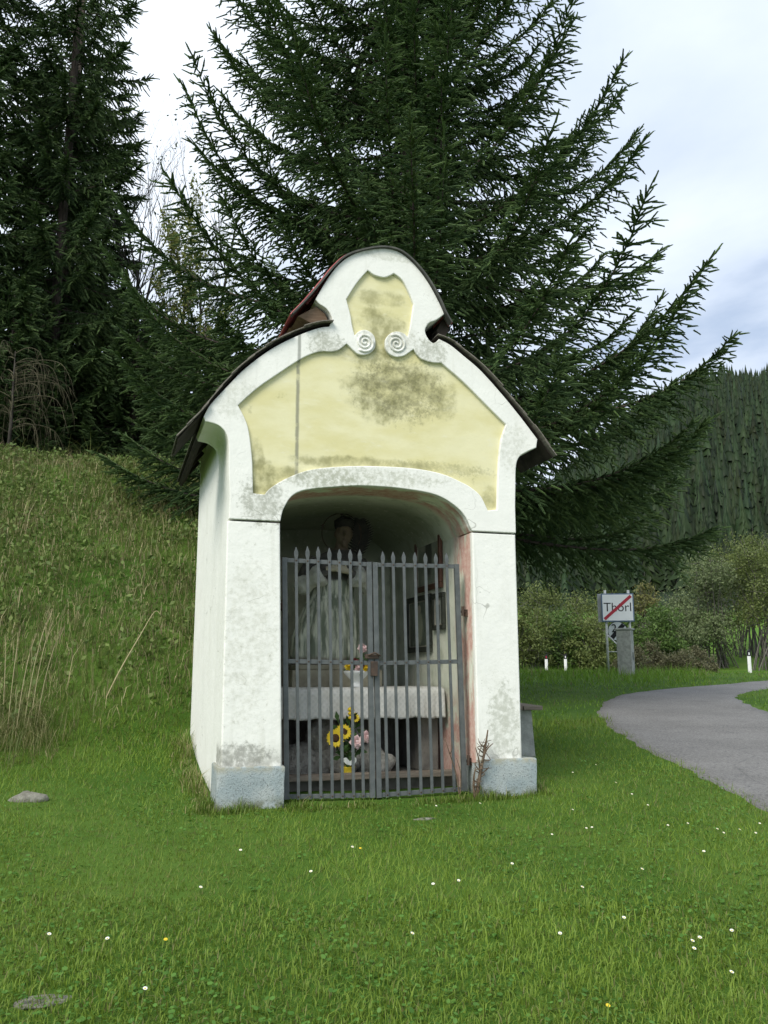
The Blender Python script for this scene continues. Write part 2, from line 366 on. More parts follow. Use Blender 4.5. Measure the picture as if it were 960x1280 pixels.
n = NM('white_plaster', .92, .15); c = plaster_common(n, (.80, .80, .745)); X = n.xyz()
grime = n.noise(7, 6, .68); grime2 = n.noise(26, 5, .7); blotch = n.noise(13, 5, .6)
low = n.math('MULTIPLY', n.ramp(X[2], .30, .52, 1, 0), n.ramp(grime, .38, .60)); c = n.mix(n.math('MULTIPLY', low, .75), c, (.27, .27, .235))
def stain(px, py, rx, ry, lo, hi, colr, amt, src=None):
    global c
    u, z = onw(px, py); k = 7.3 / F
    e = n.math('ADD', n.blob(u, z, rx * k * 1.35, ry * k * 1.35), n.math('MULTIPLY', n.math('SUBTRACT', src or grime2, .5), 2.6))
    c = n.mix(n.math('MULTIPLY', n.ramp(e, lo, hi + .6), n.math('MULTIPLY', n.ramp(blotch, .30, .62, .30, .92), amt)), c, colr)
stain(328, 625, 30, 34, .36, .55, (.30, .31, .25), .8)
stain(408, 432, 26, 22, .40, .55, (.33, .34, .27), .8); stain(538, 440, 26, 20, .40, .55, (.33, .34, .27), .8)
stain(400, 598, 60, 14, .42, .58, (.36, .37, .29), .8); stain(485, 420, 45, 26, .42, .58, (.42, .42, .34), .7)
stain(480, 318, 60, 10, .45, .6, (.45, .46, .38), .6); stain(300, 500, 40, 30, .55, .7, (.45, .46, .38), .5); stain(640, 560, 30, 40, .55, .7, (.45, .46, .38), .5); stain(460, 596, 120, 14, .50, .66, (.40, .41, .32), .7); stain(310, 800, 40, 120, .62, .75, (.5, .5, .42), .5); stain(300, 945, 40, 14, .3, .5, (.22, .22, .19), .8)
stain(630, 900, 22, 48, .35, .52, (.47, .48, .41), .9); stain(560, 415, 40, 20, .45, .6, (.4, .4, .34), .6)
uw = onw(373, 500)[0]
wl = n.math('MULTIPLY', n.ramp(n.math('ABSOLUTE', n.math('SUBTRACT', X[0], n.math('ADD', uw, n.math('MULTIPLY', n.math('SUBTRACT', n.noise(9, 3), .5), .012)))), .006, .02, 1, 0), n.ramp(X[2], 2.55, 2.75))
c = n.mix(n.math('MULTIPLY', wl, .7), c, (.20, .21, .18))
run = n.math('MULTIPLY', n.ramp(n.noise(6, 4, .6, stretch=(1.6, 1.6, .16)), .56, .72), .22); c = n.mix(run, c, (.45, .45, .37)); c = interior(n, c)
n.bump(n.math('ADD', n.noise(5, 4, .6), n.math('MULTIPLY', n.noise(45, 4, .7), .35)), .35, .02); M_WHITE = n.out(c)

n = NM('yellow_limewash', .92, .15); X = n.xyz()
c = n.mix(n.ramp(n.noise(2.6, 6, .6, stretch=(.6, 1, 1.6)), .35, .66), (.645, .60, .325), (.715, .68, .435))
c = n.mix(n.ramp(n.noise(11, 5, .7, stretch=(.5, 1, 1.3)), .58, .74, 0, .55), c, (.72, .70, .53))
blotch = n.noise(10, 6, .62); grime2 = n.noise(5.2, 6, .64); fine = n.noise(38, 4, .7)
MOLD = (.255, .245, .115)
for (px, py, rx, ry, lo, hi, am) in ((485, 487, 62, 48, .36, .54, .95), (530, 490, 48, 40, .40, .56, .85), (478, 415, 34, 40, .34, .52, .9), (476, 372, 36, 14, .42, .58, .7), (455, 440, 40, 18, .40, .56, .8),
                                     (330, 608, 22, 34, .34, .5, .9), (455, 580, 95, 11, .36, .52, .85), (614, 622, 14, 24, .40, .55, .8), (322, 585, 10, 40, .36, .5, .8), (360, 592, 30, 12, .35, .5, .85)):
    stain(px, py, rx, ry, lo, hi, MOLD, am)
stain(500, 485, 70, 50, .55, .66, (.14, .135, .08), .6, fine)
stain(545, 585, 90, 10, .40, .55, (.3, .29, .15), .6, fine)
wl = n.ramp(n.math('ABSOLUTE', n.math('SUBTRACT', X[0], n.math('ADD', uw, n.math('MULTIPLY', n.math('SUBTRACT', n.noise(9, 3), .5), .014)))), .006, .022, 1, 0)
c = n.mix(n.math('MULTIPLY', wl, n.ramp(n.noise(12, 4), .35, .5, .4, .85)), c, (.24, .24, .18))
n.bump(n.math('ADD', n.noise(6, 4, .6), n.math('MULTIPLY', n.noise(50, 4, .7), .3)), .3, .015); M_YELLOW = n.out(c)

# interior: greenish lime wash, damp pink patches low and along the front reveal
n = NM('plinth_render', .95, .1); v = n.noise(85, 4, .75); c = n.mix(n.ramp(n.noise(4, 5, .6), .35, .65), (.33, .39, .40), (.44, .48, .47)); c = n.mix(n.ramp(v, .50, .66, 0, .75), c, (.13, .145, .14))
X = n.xyz(); c = n.mix(n.math('MULTIPLY', n.ramp(X[2], .27, .33), n.ramp(n.noise(14, 4), .35, .6)), c, (.36, .36, .29)); c = n.mix(n.math('MULTIPLY', n.ramp(X[2], .14, 0.02, 0, 1), n.ramp(n.noise(9, 4), .4, .6)), c, (.16, .17, .10)); n.bump(v, .9, .012); M_PLINTH = n.out(c)
M_WOOD = simple('weathered_shingle', (.13, .118, .10), (.22, .20, .17), 6, .9, .5, .2, dist=.006, stretch=(6, .6, 6))
M_DWOOD = simple('shaded_timber', (.018, .015, .012), (.042, .034, .027), 9, .9, .4, .2)  # near-black base colour includes the shadow under the eaves
M_BWOOD = simple('brown_board', (.13, .085, .055), (.21, .145, .10), 9, .9, .5, .2, stretch=(1, 4, 8))
M_RED = simple('red_tin', (.46, .10, .11), (.55, .16, .15), 7, .55, .15, .4)
M_TRIM = simple('dark_edge_tin', (.055, .055, .05), (.10, .10, .088), 12, .7, .3, .3)
M_IRON = simple('grey_iron_paint', (.072, .082, .082), (.108, .118, .117), 14, .55, .25, .4, dist=.002)
M_RUST = simple('rusty_iron', (.045, .034, .028), (.09, .06, .042), 25, .8, .4, .3, dist=.002)

CH = empty('wayside_chapel', CO, TH, 'small white plastered wayside chapel with curved gable, yellow panel and iron gate', 'chapel')

# outlines read off the photograph, on the facade plane
ZL = 2.256                                                     # height of the string line on both piers
coveL = [(286, 590), (286, 560), (284.5, 547), (279.6, 537), (270, 530), (256.5, 526.5)]
rakeL = [(254.5, 521), (262, 507), (281, 486), (308, 459), (341, 435), (373, 419), (398, 410), (411.5, 408)]
notL = [(411.5, 408), (415, 398), (409, 386.5), (399, 379.5), (394.5, 374)]
crown = [(394.5, 374), (406, 354), (422, 332), (440, 318.5), (460, 312), (482, 310.3), (501, 316), (519.6, 332), (536, 354), (549, 378), (555.5, 392.5)]
notR = [(555.5, 392.5), (546, 399.5), (536, 404), (531.5, 413.5), (536, 424), (542.5, 428.5), (549, 423.5)]
rakeR = [(549, 423.5), (563, 431), (579, 444), (601, 463), (628, 493), (650, 520), (666, 541), (672, 549)]
coveR = [(670.5, 559.5), (658, 565), (648.5, 572), (645, 585), (644.5, 612)]
arch = [(350, 662), (351.5, 646), (355.5, 634), (365, 620), (381, 612.5), (417, 608.5), (454.6, 607), (503, 610.5), (546.7, 619), (574, 636.5), (586, 654), (590, 671)]
uLo, uRo = -1.262, 1.252
archp = smooth_run(PX(arch)); aL, aR = archp[0], archp[-1]
aLz = (aL[0], ZL); aRz = (aR[0], ZL)
archp = [p for p in archp if p[1] > ZL + .02]
outer = runs([(uLo, ZL), (uLo, 2.45)] , [(uLo, 2.45)] + PX(coveL), PX(rakeL), PX(notL), PX(crown), PX(notR), PX(rakeR), PX(coveR) + [(uRo, 2.5)], [(uRo, 2.5), (uRo, ZL)],
             [(uRo, ZL), (.838, ZL)], [(.838, ZL)] + archp[::-1] + [(-.846, ZL)], [(-.846, ZL), (uLo, ZL)])
pan = runs(PX([(297.5, 506.7), (318, 488), (341, 471.5), (379, 447), (400, 439.5), (415, 439.5), (424, 437), (433.5, 429.5)]), PX([(433.5, 429.5), (440, 436), (447, 442), (455, 443.5), (463, 441), (468.5, 435), (469.5, 428), (468, 420), (462, 414), (455, 412), (448, 414.5), (443.5, 419)]),
           PX([(443.5, 419), (440.5, 408), (438, 393), (433, 374)]), PX([(433, 374), (446.5, 353), (460, 337.7)]), PX([(460, 337.7), (468, 343.5), (479, 346.5), (486, 345), (492.5, 341.5)]), PX([(492.5, 341.5), (503, 350), (511.5, 366), (517, 380)]),
           PX([(517, 380), (515, 394), (513, 408), (510, 421)]), PX([(510, 421), (505, 416.5), (497, 414), (489, 416), (483, 422), (481.5, 429), (483, 437), (488, 443), (496, 446), (505, 444.5), (512, 440), (517, 436.5)]),
           PX([(517, 436.5), (525, 447), (538, 452.5), (552, 453.6)]), PX([(552, 453.6), (579, 477), (606, 504), (632.5, 530.5)]), PX([(632.5, 530.5), (627, 548), (624, 570), (622.5, 600), (621.5, 637)]),
           PX([(621.5, 637), (610, 638)]), PX([(610, 638), (601, 620), (590, 610), (579, 603.5), (552, 592), (514, 585), (460, 582.3), (417, 583.6), (384, 588), (357, 598.5), (338, 610), (331, 618)]), PX([(331, 618), (316.5, 616.6)]),
           PX([(316.5, 616.6), (315.8, 590), (315, 571.7), (311, 539), (305.6, 522), (297.5, 506.7)]))
slab('facade_wall', [outer, pan], 0.0, .045, M_WHITE, CH, .007)
core = [p for p in outer]
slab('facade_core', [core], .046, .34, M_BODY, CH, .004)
cx_, cz_ = np.mean([p[0] for p in pan]), np.mean([p[1] for p in pan])
slab('yellow_panel', [[(p[0] , p[1]) for p in pan]], .030, .0455, M_YELLOW, CH, .001)

# volutes: a raised spiral roll on a round boss
for (px, py, sg) in ((456, 428, 1), (495.5, 430, -1)):
    u, z = onw(px, py); m = MB(); R0 = .092
    pts, rad = [], []
    for i in range(70):
        t = i / 69; ang = sg * (-2.2 + t * 4.6 * math.pi); r = R0 * (.93 - .83 * t)
        pts.append((u + r * math.cos(ang), .0 - .006 * t, z + r * math.sin(ang))); rad.append(.0135 - .005 * t)
    m.tube(pts, rad, 8); m.build('volute', M_WHITE, CH, True)

# piers and plinths
for s_, u0, u1 in ((-1, uLo - .0, -.846), (1, .838, uRo)):
    lean = .055 if s_ < 0 else .02
    if s_ < 0: lp = [(uLo - .012, ZL - .012), (uLo + .0, .30), (-.846 + lean, .30), (-.846, ZL - .012)]
    else: lp = [(.838, ZL - .012), (.838 + lean, .30), (uRo + .006, .30), (uRo, ZL - .012)]
    slab('pier', [lp], .012, .34, M_WHITE, CH, .012)
    m = MB(); n_ = 9
    ua, ub = (-1.29, -.775) if s_ < 0 else (.862, 1.372)
    for i in range(n_): pass
    lo_ = -.35
    m.box(((ua + ub) / 2, .19, (lo_ + .335) / 2), (ub - ua, .44, .335 - lo_))
    o = m.build('plinth', M_PLINTH, CH, False, .014)
    bm = bmesh.new(); bm.from_mesh(o.data); bmesh.ops.subdivide_edges(bm, edges=bm.edges[:], cuts=6, use_grid_fill=True)
    for v in bm.verts: v.co += Vector((mnoise.noise(v.co * 6), mnoise.noise(v.co * 6 + Vector((9, 0, 0))), mnoise.noise(v.co * 5 + Vector((0, 7, 0))))) * .010
    bm.to_mesh(o.data); bm.free(); o.data.polygons.foreach_set('use_smooth', [True] * len(o.data.polygons))

# body behind the facade: walls with the coved cornice and the vaulted room
D0, D1 = .342, 2.42
bodyo = runs([(uLo, -.4), (uLo, 2.45)], [(uLo, 2.45)] + PX(coveL), PX(rakeL[:-1]) + [onw(440, 402), onw(480, 400), onw(515, 408)] + PX(rakeR[1:]), PX(coveR) + [(uRo, 2.5)], [(uRo, 2.5), (uRo, -.4)])
tun = [(.862, -.4), (.838, ZL)] + archp[::-1] + [(-.846, ZL), (-.79, -.4)]
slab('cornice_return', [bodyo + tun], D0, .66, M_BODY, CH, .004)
zl, zr = onw(286, 478)[1], onw(645, 507)[1]
bodyb = runs([(uLo, -.4), (uLo, zl)], PX(rakeL[2:-1]) + [onw(440, 402), onw(480, 400), onw(515, 408)] + PX(rakeR[1:5]), [(uRo, zr), (uRo, -.4)])
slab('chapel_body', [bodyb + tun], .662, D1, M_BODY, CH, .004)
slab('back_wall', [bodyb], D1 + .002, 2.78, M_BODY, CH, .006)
m = MB(); m.box((.03, 1.46, -.12), (1.9, 1.9, .56)); M_FLOOR = simple('stone_floor', (.10, .095, .08), (.17, .16, .14), 7, .9, .5, .2)
m.build('floor_slab', M_FLOOR, CH)

# roofs: courses of weathered boards on the lower tier, a red tin sheet on the upper one
def offset(P, d):
    P = np.array(P); T = np.gradient(P, axis=0); T /= np.linalg.norm(T, axis=1)[:, None] + 1e-9
    return P + np.stack([-T[:, 1], T[:, 0]], 1) * d
def strip(P, th, w0, w1):
    A = np.array(P); B = offset(P, th); m = MB(); k = len(A)
    m.loft([[(A[i, 0], w0, A[i, 1]), (B[i, 0], w0, B[i, 1]), (B[i, 0], w1, B[i, 1]), (A[i, 0], w1, A[i, 1])] for i in range(k)]); return m
lowL = smooth_run(PX([(416, 404.5), (398, 406.5), (373, 415), (341, 431), (308, 455), (281, 482), (255, 514), (238, 532), (223, 548)]), 8)
lowR = smooth_run(PX([(546, 420), (563, 427.5), (579, 440), (601, 459), (628, 489), (651, 516), (668, 538), (680, 556), (691, 572)]), 8)
for P, sg in ((lowL, -1), (lowR, 1)):
    P = resample(P, 73); rg = random.Random(3 + sg); nr = (offset(P, 1.0) - P) * sg
    FR = 60                                                     # the front gable flares wider than the roof behind it
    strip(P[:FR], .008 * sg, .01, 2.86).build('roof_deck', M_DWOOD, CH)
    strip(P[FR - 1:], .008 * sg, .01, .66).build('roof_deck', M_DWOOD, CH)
    for i in range(9):
        a, b = i * 8, min(i * 8 + 11, 72)
        seg = P[a:b + 1] + nr[a:b + 1] * np.linspace(.009, .018, b - a + 1)[:, None]
        back = 2.88 + rg.uniform(-.03, .05) if i < 7 else .66 + rg.uniform(-.03, .03)
        strip(seg, .008 * sg, -.02 - rg.uniform(0, .03), back).build('roof_board', M_WOOD, CH)
    tg = P[-1] - P[-6]; ang = math.atan2(tg[1], tg[0])
    for (q, ya, yb) in ((P[FR - 2] - nr[FR - 2] * .035, .67, 2.85),):
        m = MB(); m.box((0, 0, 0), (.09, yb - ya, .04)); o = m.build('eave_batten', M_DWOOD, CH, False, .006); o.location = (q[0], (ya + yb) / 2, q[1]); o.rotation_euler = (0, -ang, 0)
    for j in range(5):                                         # rafter tails under the eave
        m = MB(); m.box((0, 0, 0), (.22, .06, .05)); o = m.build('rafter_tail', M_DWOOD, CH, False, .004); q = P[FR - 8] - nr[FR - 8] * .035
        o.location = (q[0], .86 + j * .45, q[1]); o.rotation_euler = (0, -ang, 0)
up_ = smooth_run(PX([(363, 391), (380, 373.5), (398, 352.5), (415, 332), (433, 317), (460, 309), (482, 307.3), (502.5, 313), (522, 329.5), (539, 351.5), (552.5, 376), (558, 389), (566, 403)]), 8)
up_ = resample(up_, 60)
strip(up_, -.010, .012, 2.86).build('red_roof_sheet', M_RED, CH)
strip(offset(up_, -.012), -.014, -.03, .06).build('roof_edge_strip', M_TRIM, CH)
for j in range(7):
    w = .25 + j * .4; strip(offset(up_, -.0105)[8:56], -.018, w, w + .03).build('standing_seam', M_RED, CH)
# brown boards close the left gap; dark right ones stand in for shade
for (pa, pb, pc, nm, mt, w0, w1) in (((366, 391.5), (412, 383), (413, 406), 'gap_board_or_shade', M_BWOOD, .05, 2.8), ((536, 402), (564, 404), (552, 423), 'gap_board_or_shade', M_DWOOD, .10, 2.8)):
    A, B, C_ = onw(*pa), onw(*pb), onw(*pc)
    if pa[0] < 480: poly = [onw(371, 391), onw(396, 375), onw(414, 386), onw(415, 400), onw(411, 405.5), onw(392, 404)]
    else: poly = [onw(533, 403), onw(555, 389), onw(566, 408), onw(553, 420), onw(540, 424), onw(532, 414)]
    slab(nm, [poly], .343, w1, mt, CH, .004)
poly = [onw(374, 392), onw(397, 380), onw(408, 389), onw(412, 398), onw(409.5, 405), onw(395, 403)]
slab('gap_plank_or_shade', [poly], .055, .345, M_BWOOD, CH, .003)
slab('gap_plank_or_shade', [[onw(550, 409), onw(559, 392.5), onw(567, 408), onw(556, 421)]], .09, .345, M_DWOOD, CH, .003)  # dark sheet standing for the shaded hollow in the right notch

# iron gate: two leaves, each a frame with bars
GW = .15
def gate_leaf(name, tl, bl, tr, br, bars, sgn):
    tl, bl, tr, br = [onw(*p, GW) for p in (tl, bl, tr, br)]
    def P(s, t): # s across, t up (0 bottom rail, 1 top rail)
        a = Vector(bl).lerp(Vector(br), s); b = Vector(tl).lerp(Vector(tr), s); return a.lerp(b, t)
    m = MB(); pw = .042
    def flat(p, q, wd, th, ext=0):
        p = Vector((p[0], 0, p[1])); q = Vector((q[0], 0, q[1])); d = (q - p).normalized(); p = p - d * ext; q = q + d * ext
        nn = Vector((-d.z, 0, d.x)); vs = []
        for b in (p, q):
            for s1, s2 in ((-1, -1), (1, -1), (1, 1), (-1, 1)): vs.append(b + nn * wd / 2 * s1 + Vector((0, GW + s2 * th / 2, 0)))
        m.add(vs, [(0, 1, 2, 3), (7, 6, 5, 4), (0, 4, 5, 1), (1, 5, 6, 2), (2, 6, 7, 3), (3, 7, 4, 0)])
    flat(P(0, 0), P(0, 1), pw, .034, .02); flat(P(1, 0), P(1, 1), pw, .034, .02)
    for t in (0.0, .562, 1.0): flat(P(0, t), P(1, t), .036, .012)
    leaf = m.build('gate_leaf', M_IRON, CH, False, .003)
    m = MB(); hgt = 1.0; bw = .0118
    for (bx, top) in bars:
        a = onw(bx, top + 20, GW); s = min(max((a[0] - tl[0]) / (tr[0] - tl[0]), .02), .98)
        p0, p1 = P(s, .0), P(s, 1.0); tip = onw(bx, top, GW)[1]
        d = (p1 - p0).normalized(); m = MB(); y = GW - .0125; nn = Vector((-d.y, d.x))
        L1 = (p1 - p0).length
        def ring(t, hw, ht): c_ = p0 + d * t; return [(c_.x + nn.x * k1 * hw, y + k2 * ht, c_.y + nn.y * k1 * hw) for k1, k2 in ((-1, -1), (1, -1), (1, 1), (-1, 1))]
        tl_ = max(tip - p1.y, .06)
        m.loft([ring(-.02, bw, .006), ring(L1 + .02, bw, .006), ring(L1 + tl_ * .40, .017, .006), ring(L1 + tl_ * .62, .017, .006), ring(L1 + tl_, .002, .002)])
        m.mi = 1
        for t in (0, .562, 1): c_ = p0 + d * L1 * t; m.ball((c_.x, y - .007, c_.y), .0075, 6, (1, .6, 1))
        m.build('gate_bar', [M_IRON, M_RUST], leaf)
    return leaf, P
barsL = [(369.7, 684), (384, 683), (397.3, 683.5), (411.3, 685), (423.8, 686.5), (437.4, 687), (449.3, 687)]
barsR = [(478, 689.5), (490.9, 690), (504.2, 690), (518.2, 690.5), (531.3, 691.5), (544.3, 692), (557.8, 691.5)]
leafL, PL = gate_leaf('gate_leaf', (355.5, 700), (358, 996), (461, 705.5), (465.5, 994), barsL, 1)
leafR, PR = gate_leaf('gate_leaf', (468.5, 706), (473.5, 994), (570.5, 708), (580.5, 986), barsR, -1)
m = MB(); q = PL(.985, .59); m.box((q.x + .02, GW - .02, q.y), (.12, .03, .035)); m.box((q.x + .035, GW - .035, q.y - .10), (.055, .03, .12)); m.tube([(q.x - .02, GW - .04, q.y + .01), (q.x + .035, GW - .06, q.y + .03), (q.x + .09, GW - .04, q.y + .005)], .008, 6)
m.build('lock', M_RUST, leafL, False, .004)
for lf, Pf, s, ts in ((leafR, PR, 1, (.79, .12)), (leafL, PL, 0, (.80, .12))):
    for t in ts:
        q = Pf(s, t); e = .10 if s else -.035; m = MB()
        m.tube([(q.x, GW, q.y), (q.x + e, GW + .02, q.y)], .012, 8); m.tube([(q.x + e * .45, GW, q.y - .035), (q.x + e * .45, GW, q.y + .045)], .014, 8); m.box((q.x + e * .85, GW + .02, q.y - .01), (.03, .03, .06))
        m.build('hinge', M_RUST, CH, False)
# ------------------------------------------------------------------ things inside the chapel
def local_thing(name, u, w, z, label, cat, group=None, rz=0.0):
    return empty(name, to_world(u, w, z), TH + rz, label, cat, group)
def place_local(o, u=0, w=0, z=0, rz=0.0):
    o.location = to_world(u, w, z); o.rotation_euler = (0, 0, TH + rz); return o
M_STONE = simple('grey_stone', (.22, .215, .19), (.46, .45, .40), 22, .92, .9, .2, dist=.02)
M_ALTAR = simple('altar_stone', (.14, .135, .12), (.24, .23, .20), 6, .92, .6, .2, dist=.01)
FZ = .16
al = local_thing('altar', .02, .72, FZ, 'stone slab altar under the lace cloth inside the chapel', 'altar')
m = MB(); m.box((0, .46, .70), (1.62, .92, .09)); m.build('altar_slab', M_ALTAR, al, False, .01)
for sx in (-1, 1): m = MB(); m.box((sx * .70, .50, .325), (.18, .8, .65)); m.build('altar_support', M_ALTAR, al, False, .02)
m = MB(); m.box((0, .86, .325), (1.2, .06, .65)); m.build('altar_back', M_ALTAR, al, False, .01)

# lace cloth over slab front
n = NM('white_lace', .85, .2); X = n.xyz()
pat = n.math('MULTIPLY', n.math('SINE', n.math('MULTIPLY', X[0], 130)), n.math('SINE', n.math('MULTIPLY', X[2], 120))); fl = n.noise(48, 3, .6)
c = n.mix(n.ramp(n.math('ADD', pat, n.math('MULTIPLY', n.math('SUBTRACT', fl, .5), 3.4)), -.3, .9), (.64, .64, .61), (.56, .57, .545)); c = n.mix(n.ramp(n.noise(7, 4), .45, .7, 0, .35), c, (.48, .46, .38)); n.bump(pat, .25, .004); M_LACE = n.out(c)
NU, NP = 120, 18; V = []; 
for i in range(NU + 1):
    u = -.80 + 1.60 * i / NU; fold = .010 * math.sin(u * 34) + .007 * math.sin(u * 57 + 1) + (.006 * math.sin(u * 130) if u > .45 else .004 * math.sin(u * 19))
    for j in range(NP + 1):
        t = j / NP
        if t < .35: y, z = .72 - (.72 + .02) * (t / .35), .752 + .002 * math.sin(u * 40)
        else:
            q = (t - .35) / .65; y = -.022 - .018 * min(1, q * 5) - fold * q - .012 * q; z = .748 - q * (.262 + .006 * math.sin(u * 21) + .004 * abs(math.sin(u * 62)))
        V.append((u, y, z))
ii = (np.arange(NU)[:, None] * (NP + 1) + np.arange(NP)[None]).ravel()
cl = obj('altar_cloth', mesh_np('altar_cloth', np.array(V), np.stack([ii, ii + 1, ii + NP + 2, ii + NP + 1], 1), smooth=True), M_LACE)
md = cl.modifiers.new('thick', 'SOLIDIFY'); md.thickness = .003; md.offset = 1
place_local(cl, .02, .72, FZ); setp(cl, 'white lace altar cloth hanging over the altar front', 'cloth')

# wooden beam on the floor edge, behind the gate
m = MB(); m.box((.02, .46, .155), (1.58, .10, .05)); M_GWOOD = simple('grey_wood', (.15, .125, .10), (.24, .205, .165), 8, .9, .5, .2, stretch=(.5, 6, 6))
bo = m.build('wooden_beam', M_GWOOD, None, False, .008); place_local(bo, 0, 0, 0); bo.location.z += .03; setp(bo, 'weathered wooden beam lying along the floor edge behind the gate', 'beam')

def rock(name, size, seed, mat, sq=(1, 1, 1), sub=3, rough=.35):
    bm = bmesh.new(); bmesh.ops.create_icosphere(bm, subdivisions=sub, radius=1)
    for v in bm.verts:
        p = v.co.copy(); d = mnoise.fractal(p * 1.1 + Vector((seed * 7.3, seed, 0)), 1, 2, 4) * rough
        v.co = Vector((p.x * sq[0], p.y * sq[1], p.z * sq[2])) * size * (1 + d)
    me = bpy.data.meshes.new(name); bm.to_mesh(me); bm.free(); me.polygons.foreach_set('use_smooth', [True] * len(me.polygons))
    return obj(name, me, mat)
for i, (u, w, z, r, sq, lb) in enumerate(((-.42, .98, .10, .24, (1.1, .7, .8), 'grey rubble stone under the altar behind the sunflower'), (-.28, .95, .33, .17, (.9, .7, 1), 'rubble stone on top of the heap under the altar'), (-.05, 1.0, .10, .22, (1, .8, .8), 'grey rubble stone in the middle of the heap under the altar'),
                                          (.20, .96, .08, .20, (1.2, .8, .75), 'low rubble stone at the pink wall end of the heap under the altar'), (.02, .98, .30, .14, (1, .8, .9), 'small rubble stone resting between the others under the altar'))):
    o = rock('rubble_stone', r, i + 2, M_STONE, sq); place_local(o, u, w, FZ + z, i * .7); setp(o, lb, 'stone', 'rubble stones under the altar')

# framed pictures on the right-hand wall (they face -x of the chapel frame)
def picture(label, w0, w1, z0, z1, frame_mat, cols, kind):
    u = .828; wd, ht = w1 - w0, z1 - z0; uu = .838 + .02 * (1 - (z0 + z1) / 2 / 2.25)
    r = empty('framed_picture', to_world(uu - .004, (w0 + w1) / 2, (z0 + z1) / 2), TH, label, 'picture', 'pictures hung on the chapel wall')
    fw = .055 if wd > .4 else .045; m = MB()
    for a, b, c_, d in ((-wd / 2, wd / 2, ht / 2 - fw, ht / 2), (-wd / 2, wd / 2, -ht / 2, -ht / 2 + fw), (-wd / 2, -wd / 2 + fw, -ht / 2 + fw, ht / 2 - fw), (wd / 2 - fw, wd / 2, -ht / 2 + fw, ht / 2 - fw)):
        m.box((-.018, (a + b) / 2, (c_ + d) / 2), (.034, b - a - .001, d - c_ - .001))
    m.build('frame', frame_mat, r, False, .006)
    n = NM('picture_print', .25, .5); X = n.xyz()
    c = n.mix(n.ramp(n.noise(5, 5, .6), .35, .65), cols[0], cols[1])
    dd = n.math('SQRT', n.math('ADD', n.math('POWER', n.math('DIVIDE', X[1], wd * .16), 2), n.math('POWER', n.math('DIVIDE', n.math('ADD', X[2], ht * .06), ht * .30), 2)))
    c = n.mix(n.ramp(n.math('ADD', dd, n.math('MULTIPLY', n.noise(14, 4), .5)), .9, 1.4, 1, 0), c, cols[2])
    dh = n.math('SQRT', n.math('ADD', n.math('POWER', n.math('DIVIDE', X[1], wd * .08), 2), n.math('POWER', n.math('DIVIDE', n.math('SUBTRACT', X[2], ht * .26), ht * .075), 2)))
    c = n.mix(n.ramp(dh, .8, 1.2, 1, 0), c, cols[3]); n.out(c)
    m = MB(); m.box((-.010, 0, 0), (.008, wd - fw * 1.6, ht - fw * 1.6)); m.build('print', n.m, r)
    m = MB(); m.box((-.020, 0, 0), (.004, wd - fw * 1.9, ht - fw * 1.9))
    k = fw * .95
    for a, b, c_, d in ((-wd / 2 + k, wd / 2 - k, ht / 2 - k - .012, ht / 2 - k), (-wd / 2 + k, wd / 2 - k, -ht / 2 + k, -ht / 2 + k + .012), (-wd / 2 + k, -wd / 2 + k + .012, -ht / 2 + k + .012, ht / 2 - k - .012), (wd / 2 - k - .012, wd / 2 - k, -ht / 2 + k + .012, ht / 2 - k - .012)):
        pass
    mm = MB()
    for a, b, c_, d in ((-wd / 2 + k, wd / 2 - k, ht / 2 - k - .012, ht / 2 - k), (-wd / 2 + k, wd / 2 - k, -ht / 2 + k, -ht / 2 + k + .012), (-wd / 2 + k, -wd / 2 + k + .012, -ht / 2 + k + .012, ht / 2 - k - .012), (wd / 2 - k - .012, wd / 2 - k, -ht / 2 + k + .012, ht / 2 - k - .012)):
        mm.box((-.017, (a + b) / 2, (c_ + d) / 2), (.008, b - a - .001, d - c_ - .001))
    mm.build('inner_trim', M_TRIMW, r)
    return r
M_TRIMW = simple('pale_trim', (.30, .28, .22), (.42, .40, .33), 20, .5, .1)
M_FR1 = simple('red_brown_frame', (.075, .030, .018), (.13, .055, .03), 12, .45, .2, .5, stretch=(6, 1, 1)); M_FR2 = simple('dark_green_frame', (.022, .026, .02), (.05, .055, .04), 14, .5, .2, .5)
picture('large red brown framed picture, topmost on the chapel side wall', .72, 1.45, 1.83, 2.55, M_FR1, ((.20, .23, .18), (.34, .35, .28), (.09, .09, .08), (.40, .33, .25)), 0)
picture('dark framed picture of a pale standing figure, below the red brown one', 1.04, 1.73, 1.24, 1.80, M_FR2, ((.10, .12, .09), (.20, .23, .165), (.46, .47, .34), (.5, .45, .35)), 1)
picture('small dark framed picture beside the pale figure picture', .67, .97, 1.44, 1.785, M_FR2, ((.24, .27, .24), (.36, .38, .34), (.16, .17, .16), (.42, .38, .34)), 2)

